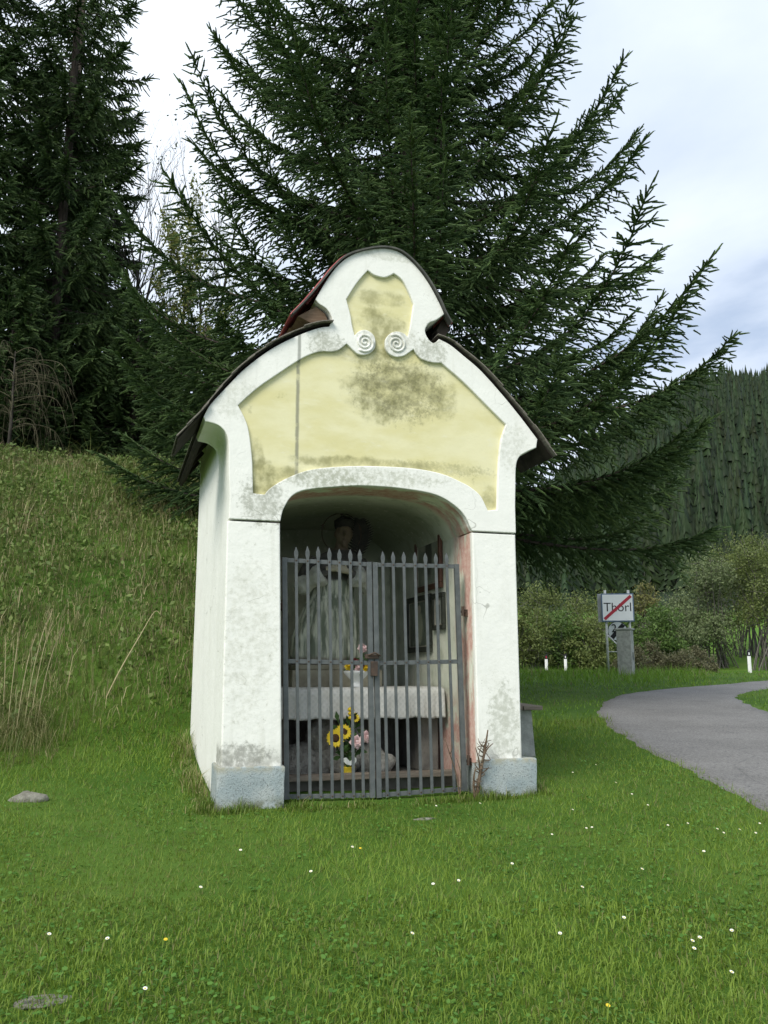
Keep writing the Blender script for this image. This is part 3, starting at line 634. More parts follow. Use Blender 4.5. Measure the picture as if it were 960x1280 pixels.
# ------------------------------------------------------------------ statue on its pedestal
ST = local_thing('saint_statue', -.09, 1.30, .908, 'weathered painted statue of a robed saint in a dark cap behind the gate', 'statue')
n = NM('statue_paint', .8, .25); X = n.xyz(); w1 = n.noise(6, 5, .65); fold = n.noise(9, 5, .6, .4, stretch=(2.6, 2.6, .35))
sur = n.mix(n.ramp(fold, .40, .62), (.17, .20, .15), (.62, .64, .53)); cas = n.mix(n.ramp(w1, .4, .6), (.10, .085, .07), (.19, .16, .13))
c = n.mix(n.ramp(n.math('ADD', X[2], n.math('MULTIPLY', w1, .12)), .30, .36), cas, sur); c = n.mix(n.ramp(n.math('ADD', X[2], n.math('MULTIPLY', w1, .06)), 1.02, 1.05), c, n.mix(n.ramp(w1, .4, .6), (.055, .055, .05), (.12, .115, .10)))
c = n.mix(n.ramp(X[2], 1.305, 1.315), c, n.mix(n.ramp(w1, .4, .65), (.13, .10, .07), (.19, .15, .105))); n.bump(fold, .5, .01); M_STAT = n.out(c)
M_SKIN = simple('statue_flesh', (.40, .36, .27), (.52, .48, .37), 15, .8, .2); M_SLEEVE = simple('statue_sleeve', (.40, .41, .36), (.58, .585, .53), 18, .85, .7, dist=.01); M_CAP = simple('statue_cap', (.02, .02, .018), (.045, .042, .035), 15, .85, .2)
m = MB(); m.box((0, 0, .08), (.86, .50, .16)); m.box((.0, 0, .185), (.78, .44, .05)); M_PED = simple('painted_pedestal', (.19, .175, .13), (.36, .34, .26), 5, .9, .5); m.build('pedestal', M_PED, ST, False, .012)
SZ = .21
def robe_ring(z, cx, cy, rx, ry, amp, ph, n_=64):
    out = []
    for k in range(n_):
        a = 2 * math.pi * k / n_; f = 1 + amp * (.6 * math.sin(9 * a + ph) + .5 * math.sin(14 * a - ph * 1.7 + 1) + .35 * math.sin(5 * a + ph * .6))
        out.append((cx + rx * f * math.cos(a), cy + ry * f * math.sin(a), z))
    return out
m = MB(); R = []
for (z, cx, cy, rx, ry, amp, ph) in ((SZ, -.05, 0, .33, .215, .075, 0), (SZ + .1, -.05, 0, .335, .215, .075, .25), (SZ + .26, -.045, 0, .325, .21, .07, .6), (SZ + .42, -.035, -.01, .29, .195, .06, 1.1), (SZ + .56, -.02, -.01, .245, .175, .05, 1.5), (SZ + .68, -.005, 0, .21, .155, .035, 1.9),
                                     (SZ + .78, .01, 0, .205, .15, .02, 2.2), (SZ + .88, .03, .0, .225, .15, .02, 2.4), (SZ + .98, .045, .01, .235, .14, .015, 2.6), (SZ + 1.05, .06, .015, .20, .12, .01, 2.8), (SZ + 1.095, .075, .015, .12, .09, 0, 3), (SZ + 1.12, .085, .01, .066, .066, 0, 3), (SZ + 1.19, .095, .0, .06, .062, 0, 3)):
    R.append(robe_ring(z, cx, cy, rx, ry, amp, ph))
m.loft(R)
hx, hy, hz = .105, -.015, SZ + 1.265                            # head, turned and bowed to the side
m.ball((hx, hy, hz), .10, 16, (.82, .95, 1.18)); m.ball((hx - .005, hy - .03, hz - .065), .062, 12, (.9, .8, .9)); m.tube([(hx - .012, hy - .085, hz + .03), (hx - .016, hy - .118, hz - .02), (hx - .014, hy - .09, hz - .032)], [.012, .018, .010], 8)
for sx in (-1, 1): m.ball((hx - .012 + sx * .036, hy - .080, hz + .028), .018, 8, (1.1, .6, .6)); m.ball((hx + sx * .082, hy + .01, hz - .005), .024, 8, (.5, .9, 1.3))
m.tube([(hx - .05, hy - .086, hz + .052), (hx - .012, hy - .097, hz + .05), (hx + .03, hy - .086, hz + .052)], .010, 6); m.tube([(hx - .036, hy - .080, hz - .058), (hx - .012, hy - .092, hz - .056), (hx + .014, hy - .080, hz - .058)], [.006, .011, .006], 6)
m.ball((hx - .012, hy - .07, hz - .105), .04, 10, (.8, .7, .9))
# arms grow out of the shoulders
armL = [(-.17, .01, SZ + .99), (-.27, -.03, SZ + .86), (-.315, -.08, SZ + .745), (-.22, -.19, SZ + .80), (-.10, -.245, SZ + .875)]
armR = [(.26, .01, SZ + .99), (.335, -.03, SZ + .86), (.36, -.09, SZ + .75), (.24, -.20, SZ + .80), (.09, -.255, SZ + .865)]
for A in (armL, armR): m.tube(smooth_run(A, 5), [.085 - .05 * i / 20 for i in range(21)], 12)
bodyo_ = m.build('body', M_STAT, ST, True)
md = bodyo_.modifiers.new('one', 'REMESH'); md.mode = 'VOXEL'; md.voxel_size = .009; md.use_smooth_shade = True
# hands, each with a palm, four fingers and a thumb
def hand(wrist, direct, up, sgn):
    m = MB(); W = Vector(wrist); D = Vector(direct).normalized(); U = Vector(up); U = (U - D * U.dot(D)).normalized(); S = D.cross(U)
    m.tube([W - D * .05, W, W + D * .035, W + D * .075], [.026, .028, .034, .030], 10)
    for i, (o, l) in enumerate(((-.026, .062), (-.009, .074), (.009, .070), (.025, .054))):
        b = W + D * .065 + U * o; m.tube([b, b + D * l * .45 + S * .008 * sgn, b + D * l * .8 - S * .012 * sgn, b + D * l - S * .03 * sgn], [.0105, .010, .009, .006], 8)
    b = W + D * .015 + U * .026; m.tube([b, b + D * .025 + U * .028, b + D * .055 + U * .034], [.013, .011, .007], 8)
    o = m.build('hand', M_SKIN, ST, True); md = o.modifiers.new('one', 'REMESH'); md.mode = 'VOXEL'; md.voxel_size = .0045; md.use_smooth_shade = True
hand((-.08, -.258, SZ + .89), (1, -.15, .12), (0, -.3, 1), 1); hand((.07, -.27, SZ + .872), (-1, -.1, .25), (0, -.3, 1), -1)
for A, r0 in ((armL, 1), (armR, 1)):
    P = resample(smooth_run(A, 6), 30)[13:27]; m = MB()
    V = []; 
    for i, p in enumerate(P):
        t = Vector(P[min(i + 1, len(P) - 1)] - P[max(i - 1, 0)]).normalized(); a = t.cross(Vector((0, 0, 1))).normalized(); b = t.cross(a)
        q = i / 13; ro = .078 + .016 * math.sin(q * 9) + .012 * q
        V.append([tuple(Vector(p) + (a * math.cos(2 * math.pi * k / 28) + b * math.sin(2 * math.pi * k / 28)) * ro * (1 + .07 * math.sin(7 * 2 * math.pi * k / 28 + q * 3))) for k in range(28)])
    m.loft(V); m.build('sleeve', M_SLEEVE, ST, True)
m = MB(); m.lathe([(.090, 0), (.094, .02), (.098, .075), (.088, .085), (.02, .092)], 20, (hx + .004, hy + .012, hz + .055))
for k in range(4):
    a = math.radians(45 + 90 * k); m.tube([(hx + .004, hy + .012, hz + .15), (hx + .004 + .06 * math.cos(a), hy + .012 + .06 * math.sin(a), hz + .155), (hx + .004 + .095 * math.cos(a), hy + .012 + .095 * math.sin(a), hz + .135)], [.012, .016, .008], 6)
m.ball((hx + .004, hy + .012, hz + .165), .022, 8); m.build('cap', M_CAP, ST, True)
m = MB(); m.tube([(hx + .20 * math.cos(t) , hy + .09, hz + .02 + .20 * math.sin(t)) for t in np.linspace(0, 2 * math.pi, 49)], .005, 5)
for k in range(5):
    t = math.radians(18 + 72 * k); q = (hx + .20 * math.cos(t), hy + .088, hz + .02 + .20 * math.sin(t)); vs = [(q[0] + (.026 if i % 2 == 0 else .011) * math.sin(i * math.pi / 5), q[1], q[2] + (.026 if i % 2 == 0 else .011) * math.cos(i * math.pi / 5)) for i in range(10)]
    m.add(vs + [(a, b + .008, c_) for a, b, c_ in vs], [tuple(range(10)), tuple(range(19, 9, -1))] + [(i, (i + 1) % 10, 10 + (i + 1) % 10, 10 + i) for i in range(10)])
m.tube([(hx, hy + .06, hz + .0), (hx, hy + .09, hz + .22)], .005, 5); m.build('halo', M_RUST, ST)
m = MB()                                                        # dark palm leaf rising behind the shoulder
axis = [Vector((.20, .04, SZ + .95)), Vector((.27, .07, SZ + 1.12)), Vector((.30, .08, SZ + 1.28)), Vector((.29, .08, SZ + 1.42))]
ax = [Vector(p) for p in smooth_run(axis, 6)]; m.tube(ax, .007, 5)
for i in range(2, len(ax)):
    for sx in (-1, 1):
        p = ax[i]; d = Vector((sx * .9, -.15, .45)).normalized(); l = .13 * math.sin(math.pi * (i + 1) / (len(ax) + 2)) + .03; nn = Vector((-d.z, 0, d.x)) * .013
        m.add([p - nn, p + d * l * .5 - nn + Vector((0, -.01, 0)), p + d * l, p + d * l * .5 + nn + Vector((0, -.01, 0)), p + nn], [(0, 1, 2, 3, 4)])
m.build('palm_leaf', M_CAP, ST)

# ------------------------------------------------------------------ flowers in the chapel
M_PORC = simple('white_porcelain', (.72, .73, .72), (.80, .81, .80), 6, .25, 0, .5)
M_GLEAF = simple('flower_leaf', (.035, .075, .018), (.06, .12, .03), 20, .6, .2); M_YEL = simple('yellow_petal', (.72, .50, .02), (.80, .62, .05), 25, .6, .1); M_BRN = simple('sunflower_disc', (.05, .025, .01), (.10, .05, .02), 90, .9, .6)
M_PINK = simple('pink_petal', (.72, .50, .50), (.82, .64, .62), 25, .6, .1); M_DRED = simple('dark_red_petal', (.13, .025, .03), (.22, .05, .05), 25, .6, .1); M_YPOT = simple('yellow_pot', (.62, .48, .03), (.72, .58, .06), 8, .45, .1); M_RIB = simple('white_ribbon', (.62, .66, .62), (.72, .75, .72), 15, .5, .1)
def petal_ring(m, c, nrm, n_, r0, r1, wd, cup=0.0, rot=0):
    N_ = Vector(nrm).normalized(); a = N_.cross(Vector((0, 0, 1))).normalized(); b = N_.cross(a); C_ = Vector(c)
    for k in range(n_):
        t = 2 * math.pi * k / n_ + rot; d = a * math.cos(t) + b * math.sin(t); s = N_.cross(d)
        m.add([C_ + d * r0 - s * wd * .3, C_ + d * (r0 + r1) / 2 - s * wd * .5 + N_ * cup * .4, C_ + d * r1 + N_ * cup, C_ + d * (r0 + r1) / 2 + s * wd * .5 + N_ * cup * .4, C_ + d * r0 + s * wd * .3], [(0, 1, 2, 3, 4)])
def sunflower(par, c, nrm, r):
    m = MB(); petal_ring(m, c, nrm, 16, r * .4, r, r * .34, .006); petal_ring(m, Vector(c) - Vector(nrm).normalized() * .006, nrm, 16, r * .4, r * .93, r * .34, .0, .2); o = m.build('sunflower_head', M_YEL, par)
    m = MB(); m.ball((0, 0, 0), r * .44, 10, (1, 1, .35)); q = Vector(nrm).to_track_quat('Z', 'Y').to_matrix(); m.v = [tuple(q @ Vector(v) + Vector(c)) for v in m.v]; m.build('flower_disc', M_BRN, o, True)
def rose(par, c, nrm, r, mat, nm='rose_head'):
    m = MB(); N_ = Vector(nrm).normalized()
    for k, (n_, r1, wd, cup) in enumerate(((7, r, r * 1.0, -.010), (6, r * .82, r * .95, .012), (5, r * .62, r * .8, .028), (4, r * .4, r * .6, .036))): petal_ring(m, Vector(c) + N_ * .005 * k, nrm, n_, r * .06, r1, wd, cup, k * .5)
    m.ball(tuple(Vector(c) + N_ * .02), r * .28, 8); m.build(nm, mat, par)
def leafy(par, base, tips, rs=5, ln=.07):
    rg = random.Random(rs); m = MB(); B = Vector(base)
    for t in tips:
        T = Vector(t); mid = (B + T) / 2 + Vector((rg.uniform(-.02, .02), rg.uniform(-.02, .02), 0)); m.tube(smooth_run([B, mid, T], 4), .004, 5)
        for k in range(5):
            p = B.lerp(T, .35 + .14 * k); d = Vector((rg.uniform(-1, 1), rg.uniform(-1, .4), rg.uniform(-.3, .9))).normalized(); s = d.cross(Vector((rg.uniform(-1, 1), 1, 0))).normalized() * ln * .22
            m.add([p, p + d * ln * .5 - s, p + d * ln, p + d * ln * .5 + s], [(0, 1, 2, 3)])
    m.build('stems_and_leaves', M_GLEAF, par)
# heart shaped vase on the altar
VA = local_thing('flower_vase', .02, .80, FZ + .756, 'white porcelain vase of yellow and dark red flowers on the altar cloth', 'vase')
m = MB(); m.lathe([(.055, 0), (.058, .012), (.036, .03), (.04, .05), (.085, .09), (.118, .125), (.122, .14), (.108, .148), (.09, .135), (.03, .10)], 24, sy=.6); m.build('vase', M_PORC, VA, True)
leafy(VA, (0, 0, .10), [(-.10, -.02, .20), (-.05, 0, .24), (.04, -.01, .23), (.11, 0, .20), (.0, -.05, .19), (.05, 0, .34)], 3, .08)
for (x, z, t) in ((-.085, .185, 0), (.10, .19, 0), (-.03, .225, 1), (.035, .20, 1), (.0, .17, 2), (.065, .165, 0)):
    rose(VA, (x, -.045, z), (x * 2, -1, .35), .042, (M_YEL, M_DRED, M_PINK)[t], 'flower_head')
rose(VA, (.05, -.02, .345), (.1, -1, .3), .05, M_PINK, 'flower_head')
# bouquet with sunflowers on the floor in front of the altar
BQ = local_thing('flower_bouquet', -.12, .56, FZ + .002, 'bouquet of sunflowers and pink roses in a small yellow pot on the floor', 'bouquet')
m = MB(); m.lathe([(.050, 0), (.052, .01), (.064, .085), (.068, .092), (.060, .094), (.05, .08)], 20); m.build('pot', M_YPOT, BQ, True)
leafy(BQ, (0, 0, .08), [(-.14, 0, .36), (-.06, 0, .42), (.07, 0, .38), (.15, 0, .40), (.02, .02, .54), (-.09, .02, .50), (.08, .02, .50), (0, -.04, .3), (.11, -.02, .28), (-.1, -.03, .26)], 8, .10)
sunflower(BQ, (-.125, -.06, .335), (-.15, -1, .15), .082); sunflower(BQ, (-.045, -.03, .385), (.1, -1, .5), .075); sunflower(BQ, (.06, .01, .50), (.1, -1, .6), .05)
rose(BQ, (.055, -.08, .30), (0, -1, .2), .066, M_PINK); rose(BQ, (.155, -.04, .34), (.3, -1, .2), .06, M_PINK)
m = MB()
for k in range(3): m.ball((.02, -.025, .57 - .035 * k), .026 - .003 * k, 8, (1.2, 1, .8))
m.build('goldenrod', M_YEL, BQ, True)
m = MB(); 
for sx in (-1, 1): m.loft([[(.0, -.075, .11), (.0, -.085, .11), (.0, -.085, .14), (.0, -.075, .14)], [(sx * .035, -.08, .12), (sx * .035, -.092, .12), (sx * .035, -.092, .175), (sx * .035, -.08, .175)], [(sx * .055, -.075, .14), (sx * .055, -.085, .14), (sx * .055, -.085, .17), (sx * .055, -.075, .17)]])
m.build('ribbon_bow', M_RIB, BQ)

# dry twigs growing at the gate hinge
def twig_mesh(specs, mat, name, parent, r=.006):
    m = MB()
    for P, r0 in specs: m.tube(smooth_run(P, 3), [r0 * (1 - .7 * i / (len(smooth_run(P, 3)) - 1)) for i in range(len(smooth_run(P, 3)))], 6)
    return m.build(name, mat, parent, True)
DT = local_thing('dry_shrub', .80, -.06, .02, 'dry brown twigs of a dead shrub at the gate hinge side', 'shrub'); M_TWIG = simple('dry_twig', (.085, .058, .038), (.17, .125, .085), 20, .9, .4)
rg = random.Random(4); sp = [([(0, 0, 0), (.03, -.01, .18), (.07, -.02, .36), (.105, -.03, .56)], .019), ([(.0, 0, .0), (-.02, 0, .12), (.0, 0, .26)], .014), ([(.05, -.02, .30), (.09, -.03, .40), (.15, -.03, .45)], .010), ([(.04, 0, .24), (.02, -.02, .34), (-.005, -.02, .42)], .009)]
for k in range(16):
    z0 = rg.uniform(.05, .42); x0 = z0 * .18; sp.append(([(x0, -.01, z0), (x0 + rg.uniform(-.07, .07), -.03, z0 + rg.uniform(.0, .08)), (x0 + rg.uniform(-.09, .10), rg.uniform(-.06, .02), z0 + rg.uniform(.04, .16))], .006))
twig_mesh(sp, M_TWIG, 'branches', DT)
rg = random.Random(5); sp = [([(-.10, .10, .0), (-.13, .10, .2), (-.19, .08, .36), (-.24, .07, .50)], .007), ([(-.10, .10, .0), (-.09, .10, .2), (-.13, .09, .33)], .006), ([(-.19, .08, .36), (-.17, .08, .42), (-.175, .08, .47)], .004)]
twig_mesh(sp, M_TWIG, 'shoots', DT)

# ------------------------------------------------------------------ vegetation
M_NEEDLE = foliage('spruce_needles', .6, .12, .2); M_LEAF = foliage('leaves', .55, .3, .25); M_BLADE = foliage('grass_blades', .5, .35, .25)
M_BARK = simple('spruce_bark', (.055, .045, .038), (.115, .095, .08), 7, .95, .9, .1, dist=.03, stretch=(3, 3, .6)); M_BARK2 = simple('grey_bark', (.09, .085, .075), (.17, .16, .14), 8, .95, .5, .1, stretch=(3, 3, .6))

def shoots_mesh(P, D, Ln, colr, rng, K=7, nl=.030, nw=.010, core=.011):
    """each shoot: a thin crossed core and K needle-brush triangles round it"""
    n = len(P); D = norm(D); ref = np.tile([[0., 0, 1]], (n, 1)); ref[np.abs(D[:, 2]) > .9] = [1, 0, 0]
    A = norm(np.cross(D, ref)); B = np.cross(D, A); Ln = Ln[:, None]
    core = core * np.clip(Ln / .12, .7, 1.15)
    vs = []
    for W in (A, B):                                            # two crossed slim blades, blunt at the tip
        vs += [P - W * core * .85, P + D * Ln * .90 - W * core * .65, P + D * Ln * 1.0 + W * core * .3, P + W * core * .85]
    base = np.stack(vs, 1).reshape(-1, 3); fb = (np.arange(n)[:, None] * 8 + np.array([[0, 1, 2, 0, 2, 3, 4, 5, 6, 4, 6, 7]])).reshape(-1, 3)
    s = (np.arange(K)[None] + rng.random((n, K))) / K; ph = np.arange(K)[None] * 2.4 + rng.random((n, 1)) * 6.28 + rng.random((n, K)) * .8
    R = A[:, None] * np.cos(ph)[..., None] + B[:, None] * np.sin(ph)[..., None]
    O = P[:, None] + D[:, None] * (s * Ln)[..., None]; T = norm(D[:, None] * .85 + R); nlv = nl * (1.1 - .5 * s[..., None]) * rng.uniform(.8, 1.2, (n, K, 1)); S = np.cross(T, D[:, None])
    S = norm(S) * nw / 2
    tri = np.stack([O - S, O + S + 0 * O, O + T * nlv + D[:, None] * nlv * .3], 2).reshape(-1, 3); ft = np.arange(n * K * 3).reshape(-1, 3) + len(base)
    V = np.vstack([base, tri]); Fc = np.vstack([fb, ft])
    C_ = np.vstack([np.repeat(colr, 8, 0), np.repeat(colr, K * 3, 0)])
    return V, Fc, C_
def tubes_mesh(S0, S1, r0, r1, sides=4):
    n = len(S0); D = norm(S1 - S0); ref = np.tile([[0., 0, 1]], (n, 1)); ref[np.abs(D[:, 2]) > .9] = [1, 0, 0]
    A = norm(np.cross(D, ref)); B = np.cross(D, A); a = np.arange(sides) * 2 * np.pi / sides
    ring = A[:, None] * np.cos(a)[None, :, None] + B[:, None] * np.sin(a)[None, :, None]
    V = np.concatenate([S0[:, None] + ring * r0[:, None, None], S1[:, None] + ring * r1[:, None, None]], 1).reshape(-1, 3)
    k = np.arange(sides); q = np.stack([k, (k + 1) % sides, sides + (k + 1) % sides, sides + k], 1)
    return V, (np.arange(n)[:, None, None] * 2 * sides + q[None]).reshape(-1, 4)
def trunk(name, base, pts, rad, mat, parent, sides=12, seed=0):
    m = MB(); P = resample(pts, 26); rr = np.interp(np.linspace(0, 1, 26), np.linspace(0, 1, len(rad)), rad); m.tube([tuple(p) for p in P], list(rr), sides); o = m.build(name, mat, parent, True); return o

def spruce(name, loc, Ht, label, seed, zc0, zc1, Lf, wh=.45, nb=6, bl=.13, up=.42, droop=-.22, shade=1.0, K=7, nl=.03, nw=.011, core=.012, r0=.2, inner=.22, dead=.0, sparse_above=99, group='spruce trees', bare=0.0, hang=.45, slen=.13, bmax=.85, sden=.085, lvar=(.72, 1.12), low=False):
    rng = np.random.default_rng(seed); root = empty(name, loc, 0, label, 'tree', group)
    trunk('trunk', None, [(0, 0, -.3), (0, 0, Ht * .3), (.05, 0, Ht * .6), (0, 0, Ht)], [r0 * 1.25, r0, r0 * .9, r0 * .55, .02], M_BARK, root, seed=seed)
    bP, bD, bL, bW, segs = [], [], [], [], []
    z = zc0
    while z < Ht - .4:
        sp = z > sparse_above; nbr = (nb if not sp else 4) + (3 if low and z < 4.5 else 0)
        a0 = rng.random() * 6.28
        for k in range(nbr):
            az = a0 + k * 6.283 / nbr + rng.normal(0, .22); zz = z + rng.uniform(-.5, .5) * wh; L_ = Lf(zz / Ht) * (rng.uniform(*lvar) if not (low and z < 5) else rng.uniform(.68, .96))
            if L_ < .25 or zz < zc0 * .8: continue
            d = droop * rng.uniform(.5, 1.4) * (1 - .55 * zz / Ht) + .30 * zz / Ht; u_ = up * rng.uniform(.65, 1.3) * (.62 if low and z < 4 else 1); curl = rng.normal(0, .10)
            N_ = 14; t = np.linspace(0, 1, N_); azt = az + curl * t
            Pb = np.stack([np.cos(azt) * L_ * t * (1 - .10 * t * t), np.sin(azt) * L_ * t * (1 - .10 * t * t), zz + L_ * (d * t + u_ * t ** 3.2)], 1)
            segs.append((Pb, L_))
            step = bl * (1 if not sp else 2.2); tt = np.arange(max(inner, .3 / L_), 1.0, step * .92 / L_); tt = 1 - (1 - tt) ** 1.12; tt = tt + rng.uniform(-.4, .4, len(tt)) * step / L_
            tt = np.clip(tt, .05, 1)
            for side in (-1, 1, 0):
                t2 = tt if side else tt[::2]
                if len(t2) == 0: continue
                if bare: t2 = t2[rng.random(len(t2)) > bare * (1.1 - t2)]
                if len(t2) == 0: continue
                pos = np.stack([np.interp(t2, t, Pb[:, i]) for i in range(3)], 1); tan = norm(np.stack([np.interp(np.clip(t2 + .03, 0, 1), t, Pb[:, i]) - np.interp(np.clip(t2 - .05, 0, 1), t, Pb[:, i]) for i in range(3)], 1))
                sd = norm(np.cross(tan, [[0, 0, 1.]]))
                lb = np.clip((.15 + .26 * L_ * (1 - t2) ** .8 * np.minimum(1, t2 * 3.0)), .17, bmax) * rng.uniform(.65, 1.25, len(t2)) * (1 if side else .62)
                dr = tan * rng.uniform(.55, .95, (len(t2), 1)) + sd * side * rng.uniform(.5, .9, (len(t2), 1)) + np.array([[0, 0, -1]]) * (hang * rng.uniform(.4, 1.4, (len(t2), 1)) * (1 - .75 * t2[:, None])) * (1 if side else -.5)
                bP.append(pos); bD.append(norm(dr)); bL.append(lb)
            # leader shoot at the tip
            bP.append(Pb[-1:]); bD.append(norm(Pb[-1:] - Pb[-3:-2])); bL.append(np.array([rng.uniform(.2, .34)]))
        z += wh * rng.uniform(.8, 1.2)
    bP, bD, bL = np.vstack(bP), np.vstack(bD), np.concatenate(bL)
    # shoots along each branchlet (it sags towards its end)
    SP, SD, SL, SC_ = [], [], [], []
    nsh = np.maximum(2, np.round(bL / sden)).astype(int); tone = rng.normal(1, .16, len(bL))
    idx = np.repeat(np.arange(len(bL)), nsh); first = np.r_[0, np.cumsum(nsh)[:-1]]; j = np.arange(len(idx)) - np.repeat(first, nsh); t = (j + .6 * rng.random(len(j))) / nsh[idx]
    sag = np.array([[0, 0, -1.]]) * (bL[idx] * .28 * t * t)[:, None] * min(1, hang * 2)
    P = bP[idx] + bD[idx] * (bL[idx] * t)[:, None] + sag
    sd = norm(np.cross(bD[idx], [[0, 0, 1.]])) * np.where(j % 2 == 0, 1, -1)[:, None]
    last = j == nsh[idx] - 1
    D = norm(bD[idx] * .8 + sd * np.where(last, .1, .75)[:, None] + np.array([[0, 0, -1.]]) * (.25 * t)[:, None] + rng.normal(0, .16, (len(idx), 3)))
    Ls = slen * rng.uniform(.7, 1.35, len(idx)) * np.where(last, 1.25, 1)
    nax = len(bP); ax_d = norm(bD + np.array([[0, 0, -1.]]) * .14 * min(1, hang * 2)); P = np.vstack([P, bP]); D = np.vstack([D, ax_d]); Ls = np.r_[Ls, bL * .95]; idx = np.r_[idx, np.arange(nax)]; last = np.r_[last, np.zeros(nax, bool)]
    g1, g2 = np.array([.040, .078, .028]), np.array([.108, .170, .054])
    f = np.clip(rng.normal(.42, .2, len(idx)) + (tone[idx] - 1) * 1.1 + .25 * last, 0, 1)[:, None]
    col = (g1 * (1 - f) + g2 * f) * shade
    V, Fc, C_ = shoots_mesh(P, D, Ls, col, rng, K, nl, nw, core)
    cr = obj('crown', mesh_np('crown', V, Fc, C_), M_NEEDLE, root); cr['kind'] = 'stuff'
    S0 = np.vstack([s_[0][:-1] for s_ in segs]); S1 = np.vstack([s_[0][1:] for s_ in segs])
    rb = np.concatenate([np.linspace(.010 + .0068 * s_[1], .006, 14)[:-1] for s_ in segs]); re = np.concatenate([np.linspace(.010 + .0068 * s_[1], .006, 14)[1:] for s_ in segs])
    V, Fq = tubes_mesh(S0, S1, rb, re, 4)
    lb_ = obj('limbs', mesh_np('limbs', V, Fq), M_BARK, root); lb_['kind'] = 'stuff'
    print(name, 'shoots', len(idx), 'tris', len(Fc))
    return root
def gz(x, y): return (x, y, H(x, y) - .05)

def bigL(h): return 8.1 * (1 - h) ** 1.2 if h > .10 else 7.14 * (.80 + 2.0 * h)
spruce('spruce_tree', gz(.50, 16.2), 28, 'big dark green spruce with sweeping branches standing right behind the chapel', 5, 1.75, 16, bigL, wh=.50, nb=7, bl=.112, up=.40, droop=-.22, K=4, nl=.042, nw=.018, core=.019, r0=.17, sparse_above=14.0, inner=.06, slen=.140, sden=.105, hang=1.05, bmax=.75, lvar=(.55, 1.03), low=True)
def sideL(h): return 3.3 * (1 - h) ** .55
for i, (x, y, Ht, rl, lb) in enumerate(((-8.9, 22.5, 21, 1.0, 'tall dark spruce on the bank crest, closest to the bare trees'), (-11.4, 21.0, 22, 1.1, 'tall dark spruce on the bank crest above the dead brown branches'), (-10.3, 26.5, 23, 1.05, 'tall dark spruce rising behind the others on the bank crest'))):
    spruce('spruce_tree', gz(x, y), Ht, lb, 20 + i, 1.6, 14, lambda h, rl=rl: sideL(h) * rl, wh=.50, nb=6, bl=.115, up=.14, droop=-.32, shade=.86, K=3, nl=.058, nw=.024, core=.024, r0=.13, sparse_above=14, inner=.05, group='spruces on the bank crest', bare=.30, hang=1.25, slen=.18, bmax=.95, sden=.125)
for i, (x, y, Ht, rl, lb) in enumerate(((-6.6, 22.3, 5.2, 2.1, 'low dense young spruce at the bank crest below the bare trees'), (-9.2, 20.6, 4.8, 2.1, 'low dense young spruce under the tall trunks on the bank'), (-4.4, 20.5, 4.2, 2.0, 'low young spruce between the bank and the big tree'), (-12.0, 23.5, 5.5, 2.4, 'broad young spruce in the shade behind the dead branches'), (-8.2, 25.5, 6.4, 2.6, 'dense young spruce filling the gap behind the tall trunks'), (-5.6, 25.5, 5.0, 2.4, 'dense young spruce behind the bare stems on the bank'))):
    spruce('young_spruce', gz(x, y), Ht, lb, 40 + i, .2, 5, lambda h, rl=rl: rl * (1 - h) ** .6 + .2, wh=.33, nb=8, bl=.17, up=.22, droop=-.14, shade=.82, K=3, nl=.058, nw=.024, core=.024, r0=.06, inner=.10, group='young spruces below the tall ones', hang=.7, slen=.16, bmax=.7, sden=.11)

# leafless and thinly leaved trees between the spruces
def branchy(name, loc, label, seed, Ht, stems, leafn, leafcol, spread=.22, bark=None, group=None, cat='tree', twig_len=1.0, leafsize=.05, lo=.25, part='trunk'):
    rng = random.Random(seed); root = empty(name, loc, 0, label, cat, group); segs = []; tips = []
    def grow(p, d, l, r, lev):
        n_ = 5; q = p
        for i in range(n_):
            d = (d + Vector((rng.gauss(0, .09), rng.gauss(0, .09), .05 if lev else .02))).normalized(); q2 = q + d * l / n_; ra = r * (1 - i / n_ * .75); rb = r * (1 - (i + 1) / n_ * .75)
            segs.append((q, q2, ra, rb, lev)); q = q2
            if lev < 3 and (i / n_ >= lo or lev):
                for k in range(2 if lev < 2 else 1):
                    if rng.random() < .85:
                        a = rng.uniform(0, 6.28); o = Vector((math.cos(a), math.sin(a), rng.uniform(.3, 1.0))); grow(q, (d * .75 + o * .62).normalized(), l * rng.uniform(.26, .46) * (twig_len if lev else 1), rb * .55 + .002, lev + 1)
            if lev >= 1: tips.append((q.copy(), d.copy()))
    for s_ in range(stems):
        a = rng.uniform(0, 6.28); grow(Vector((math.cos(a), math.sin(a), 0)) * .15 * (stems > 1) * rng.uniform(.5, 2), Vector((math.cos(a) * spread, math.sin(a) * spread, 1)).normalized(), Ht * rng.uniform(.75, 1.05), Ht * .011 + .010, 0)
    def arr(sel): return tubes_mesh(np.array([s_[0] for s_ in sel]), np.array([s_[1] for s_ in sel]), np.array([s_[2] for s_ in sel]), np.array([s_[3] for s_ in sel]), 5)
    V, Fq = arr([s_ for s_ in segs if s_[4] == 0]); obj(part, mesh_np('trunk', V, Fq, smooth=True), bark or M_BARK2, root)
    sel = [s_ for s_ in segs if s_[4] > 0]
    V, Fq = arr(sel); obj('limbs', mesh_np('limbs', V, Fq, smooth=True), bark or M_BARK2, root)['kind'] = 'stuff'
    if leafn:
        r2 = np.random.default_rng(seed); ch = r2.integers(0, len(tips), leafn); P = np.array([tips[i][0] for i in ch]) + r2.normal(0, .07, (leafn, 3)); leaf_cloud(P, leafsize, leafcol, r2, root)
    return root
